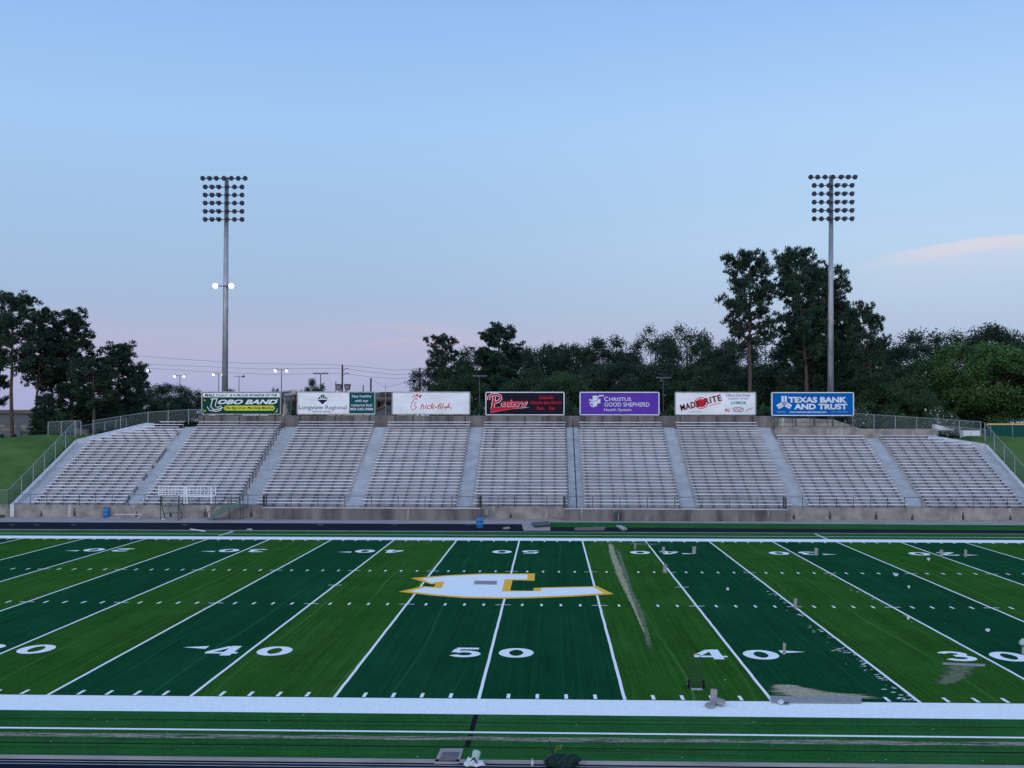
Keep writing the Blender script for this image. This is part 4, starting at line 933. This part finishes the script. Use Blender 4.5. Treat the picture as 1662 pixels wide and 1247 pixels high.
TREES = [
 ('pC',-30,470,90,104,'tall dark pine cut off by the left edge of the picture',gl), ('pA',22,474,84,100,'tallest pine near the left edge, its trunk bare at the foot',gl), ('pB',62,500,60,103,'slender pine second from the left edge with open lower branches',gl),
 ('pD',122,503,88,106,'broad full pine in the middle of the left clump',gl), ('pB',84,532,60,108,'shorter pine filling the gap left of the broad middle one',gl), ('pF',194,556,72,106,'rounded lower pine at the right end of the left clump',gl),
 ('pF',224,590,38,112,'narrow small pine on the right shoulder of the left clump',gl), ('pB',150,580,70,100,'low dense pine below the shoulder of the broad one',gl), ('pF',70,640,40,97,'small dark pine low between the left trunks',gl),
 ('bA',225,640,90,118,'low dark broadleaf tree at the foot of the left clump',None), ('bB',272,624,74,150,'distant dark tree just right of the left clump',None), ('bA',308,634,60,160,'distant dark tree touching the green billboard',None), ('bB',165,645,100,125,'dark undergrowth tree below the left pines',None),
 ('bC',510,616,38,128,'small round tree above the white and teal billboard',None), ('bA',447,631,20,150,'tiny treetop above the right end of the green billboard',None), ('bB',488,635,20,150,'tiny treetop left of the small round tree',None), ('bC',372,633,40,130,'sprig of treetop above the middle of the green billboard',None),
 # treeline
 ('pA',720,543,56,128,'open crowned pine at the left end of the treeline',gt), ('bE',700,592,70,134,'low spreading tree at the left foot of the treeline',gt), ('bC',745,596,90,126,'mid green tree above the gap left of the black billboard',gt), ('bA',768,566,80,140,'dark tree between the open pine and the conical pine',gt),
 ('pD',812,527,90,134,'conical pine peak above the black billboard',gt), ('bB',845,566,90,140,'dark rounded tree right of the conical pine',gt), ('bA',893,562,80,146,'dark tree above the right half of the black billboard',gt), ('bC',870,600,110,124,'lower mid green tree in front, above the black billboard',gt),
 ('pF',905,562,50,150,'small pointed pine between rounded crowns above the black billboard',gt), ('bB',935,560,80,144,'dark crown above the gap left of the purple billboard',gt), ('bA',985,548,100,138,'large domed dark tree above the purple billboard',gt), ('bF',920,604,100,120,'paler green tree in front of the gap left of the purple billboard',gt),
 ('bB',1010,590,120,122,'dense dark tree low above the purple billboard',gt), ('bE',1062,532,80,142,'airy tree with sky gaps above the right end of the purple billboard',gt), ('bE',1112,527,90,136,'tall flat topped airy tree left of the big pines',gt), ('bA',1085,590,120,124,'dark tree behind the T-shaped lamp right of the purple billboard',gt),
 ('bB',1155,556,90,132,'dark tree above the white soft drink billboard',gt), ('bA',1195,552,80,138,'dark tree just left of the tall pines',gt), ('bC',1140,598,110,120,'mid green tree low above the white soft drink billboard',gt), ('bA',1215,594,120,124,'dark tree at the foot of the leftmost tall pine',gt),
 # tall pines
 ('pA',1219,407,88,103,'leftmost tall pine at right, round open crown on a bare reddish trunk',gr), ('pB',1300,402,84,108,'tallest pine, directly left of the right light pole',gr), ('pC',1342,428,88,114,'dense pine right behind the right light pole',gr),
 ('pE',1404,492,66,106,'leaning pine right of the right light pole',gr), ('pD',1345,490,92,118,'full dark pine filling the middle of the tall group',gr), ('pF',1290,540,56,110,'shorter pine between the two tall bare trunks',gr),
 ('bB',1290,560,130,120,'dark broadleaf tree under the tall pines',None), ('bA',1355,572,130,112,'dark broadleaf tree behind the blue billboard',None), ('bB',1420,560,120,118,'dark tree below the leaning pine',None),
 ('bA',1490,540,120,128,'rounded dark tree between the pines and the bright tree',None), ('bF',1445,592,140,108,'mid green drooping tree right of the blue billboard',None), ('bA',1540,600,90,116,'shadowy tree left of the bright green tree',None),
 ('bB',1604,530,120,140,'far dark crown rising above the bright green tree',None), ('bD',1606,556,190,108,'big bright green tree at the right edge',None), ('bD',1685,570,120,112,'second bright green tree cut off by the right edge',None), ('bB',1665,545,110,138,'dark crown cut by the right edge behind the bright tree',None),
 ('bF',1480,628,90,104,'low drooping green tree behind the descending chain link fence',None), ('bA',1560,640,110,110,'dark low foliage tree between flowering shrub and bright tree',None),
]
for t_ in TREES: tree(*t_)
for (u, vt, wd_, y, lb) in ((1528,661,66,95,'flowering shrub with white blossom behind the right fence'),(1392,658,40,93,'flowering shrub peeking right of the blue billboard'),(1088,657,30,92,'white flowered shrub in the gap right of the purple billboard'),(778,655,30,92,'white flowered shrub in the gap left of the black billboard')):
    tree('sh', u, vt, wd_, y, lb, 'white flowering shrubs behind the stands', name='flowering_shrub', cat='shrub')
for (u, vt, wd_, y, lb) in ((478,655,26,95,'green bush in the gap left of the white and teal billboard'),(930,655,30,100,'dark bush in the gap left of the purple billboard'),(1240,652,34,100,'dark bush in the gap left of the blue billboard'),(86,662,60,99,'bush in front of the pine trunks on the left mound'),(1460,668,50,98,'low bush behind the fence left of the white flowered shrub')):
    tree('bu', u, vt, wd_, y, lb, name='bush', cat='bush')
for key in PROTO:
    if not PROTO[key][2]: bpy.data.objects.remove(PROTO[key][0]); bpy.data.objects.remove(PROTO[key][1])
# ------------------------------------------------------------------ objects by the front wall
def barrel(u, v, y=None, label=''):
    p = G(u, v); root = thing('barrel', label, 'barrel', (p[0], p[1], .01), 'blue barrels beside the track')
    b = MB(); b.lathe((0,0,0), (0,0,1), [(.27,0),(.29,.03),(.29,.28),(.305,.30),(.29,.32),(.29,.58),(.305,.60),(.29,.62),(.29,.88),(.27,.90)], 20); b.build('drum', M['blue'], root, True)
    b = MB(); b.lathe((0,0,.902), (0,0,1), [(.29,0),(.29,.03),(.22,.035)], 20); b.build('rim', M['bracket'], root); return root
barrel(778.5, 857.5, label='blue plastic barrel standing on the track near midfield'); barrel(172.5, 841, label='blue plastic barrel against the left front wall')
root = thing('low_bench', 'low aluminium bench against the left front wall', 'bench', (0,0,0), world=True)
a_, c_ = G(191,842), G(236,842); y_ = 65.9
b = MB(); b.box(a_[0], c_[0], y_-.15, y_+.15, .40, .46); b.build('seat', M['alum'], root)
for t_ in (.15,.85): 
    x = a_[0]+(c_[0]-a_[0])*t_; b = MB(); b.tube((x,y_-.14,.012),(x,y_,.40), .025); b.tube((x,y_+.14,.012),(x,y_,.40), .025); b.build('leg', M['alum'], root)
# white gate frames (temporary guard rail) on the bleachers' front
root = thing('white_gate', 'white steel guard rail frame standing in front of the second bleacher section', 'guard rail', P(303,816,66.6), world=True)
yg = 66.7
def pg(u, v, y=yg): q = P(u, v, y); return (q[0], y, q[2])
def bar(n, pts, r_, m_, rt): b = MB(); b.path(pts, r_, n=6); return b.build(n, M[m_], rt)
for (u0,u1) in ((258,300),(302,350)):
    bar('top_rail', [pg(u0,790),pg(u1,790)], .065, 'whitep', root); bar('bottom_rail', [pg(u0,803.5),pg(u1,804)], .06, 'whitep', root); bar('mid_rail', [pg(u0,796.5),pg(u1,796.5)], .03, 'whitep', root)
    n = 8
    for k in range(n+1):
        u = u0+(u1-u0)*k/n; bar('picket', [pg(u,790),pg(u,804)], .055 if k in (0,n) else .03, 'whitep', root)
for u in (299,303.5,343): bar('post', [pg(u,789),pg(u,818)], .07, 'whitep', root)
bar('side_rail', [pg(350,788),P(343,790,66.0)], .035, 'whitep', root); bar('side_rail', [pg(258,788),P(264,790,66.0)], .035, 'whitep', root)
b = MB(); a_, c_ = pg(262,806), pg(347,804); b.box(a_[0], c_[0], yg, 67.2, a_[2]-.05, a_[2]+.04); b.build('deck', M['whitep'], root)
# dark green cage
root = thing('green_cage', 'dark green steel frame cage in front of the left wall below the white gate', 'cage', G(280,845), world=True)
yc = 65.2
def pc(u, v, y=yc): q = P(u, v, y); return (q[0], y, max(.02, q[2]))
for pts in ([pc(260.5,805),pc(260.5,845)],[pc(262,805),pc(291,805)],[pc(291,805),pc(290,825),pc(295.5,833),pc(295,842),pc(288,845)],[pc(263,806,66.4),pc(263,822,66.4),pc(267.5,841,66.4)],[pc(267,833),pc(295,833)],[pc(267,833),pc(268,842)],[pc(290,806,66.4),pc(289,844,66.4)],[pc(263,806),pc(263,806,66.4)],[pc(291,806),pc(290,806,66.4)],[pc(264,821),pc(292,821)]):
    bar('frame_tube', pts, .035, 'dgreen', root)
b = MB(); b.poly([pc(263,806,66.3),pc(290,806,66.3),pc(290,833,66.3),pc(266,833,66.3)]); b.build('wire_mesh', M['chain'], root)
b = MB(); p = G(265,843.5); b.box(p[0]-.25,p[0]+.25,p[1]-.2,p[1]+.2,.012,.10); b.build('base_plate', M['alum'], root)
# green ramp stair
root = thing('green_stairs', 'green steel stairs with handrail leading up to the left bleachers', 'stairs', G(345,845), world=True)
ys_ = 65.3
def ps(u, v, y=ys_): q = P(u, v, y); return np.array((q[0], y, max(.02, q[2])))
for y_ in (ys_, ys_+.95):
    b = MB(); b.prism([ps(337.5,844,y_),ps(344,845,y_),ps(376,824.5,y_),ps(394,824,y_),ps(394,819.5,y_),ps(372,818.5,y_)], (0,.06,0)); b.build('stringer', M['greenp'], root)
for k in range(6):
    a_ = ps(341+k*5.4, 842-k*3.6); b = MB(); b.box(a_[0]-.14, a_[0]+.14, ys_+.06, ys_+.95, a_[2]-.02, a_[2]+.02); b.build('tread', M['greenp'], root)
b = MB(); a_, c_ = ps(372,820), ps(395,820); b.box(a_[0], c_[0], ys_+.06, 67.0, a_[2]-.06, a_[2]); b.build('landing', M['greenp'], root)
for pts in ([ps(337,832),ps(365,810),ps(391,809.5)],[ps(337,832),ps(337,843)],[ps(348,833),ps(372,816)],[ps(370.5,810),ps(370.5,819)],[ps(374.5,810),ps(374.5,819)],[ps(390,809.5),ps(390,843)],[ps(395,805),ps(395,843)],[ps(372.5,824),ps(372.5,843)],[ps(347,841.5),ps(395,841.5)]):
    bar('handrail' if pts[0][2] > .9 else 'brace', pts, .028, 'dgreen', root)
b = MB(); p = P(789,831,67.2); b.box(p[0]-.17,p[0]+.17,67.05,67.29,p[2]-.28,p[2]+.28); b.tube((p[0],67.2,.1),(p[0],67.2,p[2]), .03)
tag(b.build('utility_box', M['galv']), 'small grey utility box on the midfield wall left of centre', 'utility box')
root = thing('green_cabinet', 'narrow dark green cabinet against the jutting wall right of midfield', 'cabinet', P(1002,846,65.9), world=True)
p0, p1 = P(997,846,65.85), P(1007.5,832,65.85); b = MB(); b.box(p0[0],p1[0],65.8,65.99,.02,p1[2]); b.build('body', M['dgreen'], root)
bar('pipe', [(p1[0]-.22,65.76,.05),(p1[0]-.18,65.76,p1[2]-.05)], .022, 'alum', root)
# things lying on the far track
def slab(name, pts, h, mat, label, cat, z=.022):
    b = MB(); b.prism([(q[0],q[1],z) for q in [G(*p) for p in pts]], (0,0,h)); return tag(b.build(name, M[mat]), label, cat)
slab('folded_tarp', [(863,851.5),(891,849.5),(893,855.5),(868,857.5)], .16, 'dgreen', 'folded dark green tarp on the pale patch beyond midfield', 'tarp')
slab('metal_plank', [(933,858.5),(984,857),(980,861.5),(932,861.5)], .08, 'lid', 'long grey plank lying on the far track right of midfield', 'plank')
slab('broken_panel', [(1000,855.5),(1008,856),(1018,861),(1010,862.5)], .14, 'alum', 'grey tilted panel scrap on the far track', 'panel')
slab('turf_offcut', [(816,858.5),(826,857),(828,859),(818,860)], .08, 'beige', 'small pale offcut at the left of the far patch', 'turf offcut')
slab('white_pole', [(355,871),(361,869.5),(379,864.2),(378,863.6)], .05, 'whitep', 'white pole lying across the far left sideline', 'pole', .03)
slab('white_pole', [(308,860.2),(332,863.6),(334,863),(311,859.8)], .05, 'whitep', 'short white pole lying on the edge of the far left track', 'pole')
slab('white_board', [(400,861),(409,861),(409,859.6),(402,859.8)], .05, 'mintcup', 'pale yellowish board scrap at the far track edge', 'board')
slab('white_pole', [(1322,868),(1324,868),(1346,877.5),(1343,877.5)], .04, 'whitep', 'thin white pole lying across the far sideline at right', 'pole', .03)

# ------------------------------------------------------------------ objects on the field
def roll(u, vb, wpx, hpx, label, lean=.05):
    p = G(u, vb, .02); k = (p[1]-CAM[1])/F; wd_, h = wpx*k, hpx*k
    root = thing('turf_roll', label, 'turf roll', (p[0], p[1], .024), 'upright beige turf rolls on the field', random.uniform(-.3,.3))
    b = MB(); rr = wd_*.5
    prof = [(rr*.92,0),(rr,.03),(rr*.97,h*.5),(rr,h-.03),(rr*.9,h)]; b.lathe((0,0,0), (lean,0,1), prof, 14); b.build('roll', M['beige'], root)
    b = MB(); b.lathe((lean*h,0,h+.001), (lean,0,1), [(rr*.45,0),(rr*.42,.006)], 10); b.build('core', M['lid'], root)
    return root
for a in ((1272.5,1062.5,5,18,'upright beige roll at the tip of the arrow beside the right forty'),(1290.5,988,5.5,16,'upright beige roll on the near hash mark of the right thirty-five line'),(1079,930,6.5,13,'upright beige roll on the far hash beside the right forty line'),
          (1030.5,892,3,10,'thin upright roll behind the far zero at right of midfield'),(1076.5,898,5,10,'upright beige roll on the far number four at right'),(1126.5,898.5,6,11,'upright beige roll right of the far forty'),
          (1324.5,901.5,6,11.5,'upright beige roll on the far thirty at right'),(1527.5,904,5.5,11,'upright beige roll on the far twenty at right'),(1567,904,4.5,11,'rightmost upright beige roll beyond the far twenty'),(1158,1139.5,11,20,'widest upright beige roll, standing on the near sideline behind the lying scraps'),
          (1661,1063,5,12,'upright beige roll topped with a green scrap at the right edge')): roll(*a)
p = G(1661,1063); b = MB(); b.lathe((p[0]-.02,p[1],.34),(0.1,0,1),[(.07,0),(.15,.06),(.13,.18),(.05,.26)],9); tag(b.build('cloth_scrap', M['mintcup']), 'pale green crumpled scrap on top of the roll at the right edge', 'scrap')
slab('beige_scrap', [(1144,1148),(1150,1144.5),(1162,1144.5),(1160,1151.5),(1152,1152.5)], .07, 'beige', 'left beige scrap lying on the near white sideline', 'scrap', .03)
slab('beige_scrap', [(1156,1144),(1166,1142.5),(1177.5,1146.5),(1176,1150),(1166,1149)], .09, 'beige', 'right beige scrap lying on the near white sideline', 'scrap', .10)
slab('backing_strip', [(1252,1143),(1398,1144),(1399,1134),(1250,1132.5)], .02, 'beige', 'long beige strip of turf backing laid beside the near sideline', 'backing strip', .04)
slab('white_scrap', [(1262,1143.5),(1268,1141),(1273,1145),(1266,1146)], .05, 'whitep', 'crumpled white scrap at the left end of the beige strip', 'scrap', .06)
slab('dark_scrap', [(1271,1144),(1281,1144.2),(1279,1146),(1272,1145.6)], .03, 'bracket', 'small dark tool beside the white scrap on the near sideline', 'tool', .06)
slab('backing_strip', [(1530,1080.5),(1599,1083.5),(1599,1080.5),(1530,1077.8)], .02, 'beige', 'narrow beige strip below the near right number three', 'backing strip', .034)
for (u,v,w_,lb) in ((1603,1025,8,'white scrap high on the dark band above the right thirty'),(1454,934.5,8,'round pale scrap on the far hash at right'),(1181,958,5,'tiny white scrap on the dark band right of the forty line'),(1475,954.5,4,'tiny white scrap near the right hash marks'),(1507,909,5,'white scrap below the far twenty'),(1474,1006,4,'tiny pale scrap below the near hash at far right')):
    slab('turf_scrap', [(u-w_*.5,v),(u-w_*.2,v-1.6),(u+w_*.5,v-1),(u+w_*.4,v+1.2),(u-w_*.1,v+1.8)], .05, 'whitep', lb, 'turf scrap', .03)
# hand truck
p = G(1130.5,1118,.02); root = thing('hand_truck', 'black two wheeled hand truck standing on the turf near the right forty', 'hand truck', (p[0],p[1],.025)); k = .0203
for sx in (-1,1):
    bar('side_rail', [(sx*.17,0,.06),(sx*.17,.05,.55),(sx*.165,.12,.98),(sx*.13,.20,1.06)], .014, 'black', root)
    b = MB(); b.lathe((sx*.24-.035,.10,.13),(1,0,0),[(.10,0),(.13,.01),(.13,.06),(.10,.07)],18); wl = b.build('wheel', M['rubber'], root)
    b = MB(); b.lathe((sx*.24-.045,.10,.13),(1,0,0),[(.04,0),(.04,.09)],10); rm = b.build('rim', M['alum'], None); rm.parent = wl
bar('handle', [(-.13,.20,1.06),(.13,.20,1.06)], .018, 'black', root); bar('centre_rail', [(0,.01,.06),(0,.06,.55),(0,.11,.90)], .010, 'black', root)
for z_ in (.20,.42,.66,.88): bar('cross_bar', [(-.17,.03+z_*.08,z_),(.17,.03+z_*.08,z_)], .010, 'black', root)
bar('axle', [(-.25,.10,.13),(.25,.10,.13)], .014, 'black', root); b = MB(); b.box(-.18,.18,-.24,0,.0,.012); b.build('toe_plate', M['alum'], root)
b = MB(); b.box(-.05,.05,.185,.215,1.045,1.085); b.build('grip', M['yellow'], root)
# drain box near midfield
q = [G(715,1218), G(752,1218), G(745,1240.5), G(705,1240.5)]
root = thing('drain_box', 'square concrete drain box with grey lid set in the near turf', 'drain', q[3], world=True)
b = MB(); b.prism([(p_[0],p_[1],-.02) for p_ in q], (0,0,.07)); b.build('frame', M['apron'], root)
q2 = [G(719,1221.5,.05), G(746,1221.5,.05), G(741,1235,.05), G(712,1235,.05)]; b = MB(); b.prism([(p_[0],p_[1],.053) for p_ in q2], (0,0,.015)); b.build('lid', M['lid'], root)
# bag, cup and trash by the near kerb
def blob(name, c, sx, sy, sz, mat, parent, seed, nu=18, nv=10, amp=.12, sag=.35):
    rg = np.random.default_rng(seed); ph = rg.uniform(0,6,6); b = MB()
    for j in range(nv+1):
        for i in range(nu):
            a_ = 2*math.pi*i/nu; e_ = -math.pi/2+math.pi*j/nv
            rr = 1+amp*(math.sin(3*a_+ph[0]+2*e_)+.6*math.sin(5*a_+ph[1]-3*e_)+.5*math.sin(4*e_+ph[2]))*math.cos(e_)
            z_ = math.sin(e_); z_ = z_ if z_ > 0 else z_*sag
            ce = abs(math.cos(e_))**.6
            b.v.append((c[0]+sx*rr*ce*math.copysign(abs(math.cos(a_))**.7, math.cos(a_)), c[1]+sy*rr*ce*math.copysign(abs(math.sin(a_))**.7, math.sin(a_)), c[2]+sz*rr*z_))
    for j in range(nv):
        for i in range(nu): b.f.append([j*nu+i, j*nu+(i+1)%nu, (j+1)*nu+(i+1)%nu, (j+1)*nu+i]); b.m.append(0)
    return b.build(name, M[mat], parent)
p = G(911,1247); root = thing('duffel_bag', 'dark green slumped duffel bag with twigs behind it at the bottom edge', 'bag', (p[0],p[1]-.0,.05))
blob('bag_body', (0,0,.06), .42, .26, .22, 'bagdark', root, 3, 26, 12, .07, .3); blob('bag_flap', (.22,.02,.16), .26, .24, .10, 'bagdark', root, 8)
bar('strap', [(-.40,-.1,.05),(-.44,-.05,.14),(-.34,0,.22),(-.2,.02,.27)], .02, 'black', root); bar('strap', [(-.1,-.24,.12),(.0,-.22,.22),(.12,-.1,.27),(.18,.05,.28)], .018, 'black', root)
root = thing('twigs', 'thin green twigs sticking up behind the dark bag', 'twigs', (G(900,1236)[0],G(900,1236)[1],.02))
bar('stem', [(0,0,0),(-.05,0,.22),(-.13,0,.50)], .020, 'black', root); bar('stem', [(-.08,0,0),(0,0,.16),(.05,0,.34)], .013, 'twig', root); bar('leaf', [(.05,0,.33),(.12,0,.38),(.20,0,.39),(.16,0,.31),(.06,0,.29)], .014, 'twig', root)
p = G(771,1247); root = thing('trash_bag', 'crumpled white and mint green bag beside the drain box', 'bag', (p[0],p[1],.04))
blob('white_wrap', (-.08,0,.06), .16, .14, .14, 'paper', root, 5, amp=.2); blob('white_wrap', (.12,.02,.05), .11, .10, .09, 'paper', root, 6, amp=.22)
b = MB(); b.lathe((-.02,.06,.10),(.25,.5,1),[(.09,0),(.10,.10),(.11,.24),(.09,.28),(.02,.30)],16); b.build('cup', M['mintcup'], root, True)
bar('fold', [(-.12,-.12,.14),(-.02,-.10,.25),(.06,-.10,.12)], .018, 'bagdark', root)
p = G(864,1247); root = thing('small_bottle', 'tiny pale bottle standing at the bottom edge left of the dark bag', 'bottle', (p[0],p[1],.05))
b = MB(); b.lathe((0,0,0),(0,0,1),[(.030,0),(.032,.10),(.012,.14),(.012,.17)],12); b.build('body', M['paper'], root, True); b = MB(); b.lathe((0,0,.171),(0,0,1),[(.014,0),(.014,.02)],10); b.build('cap', M['mintcup'], root)
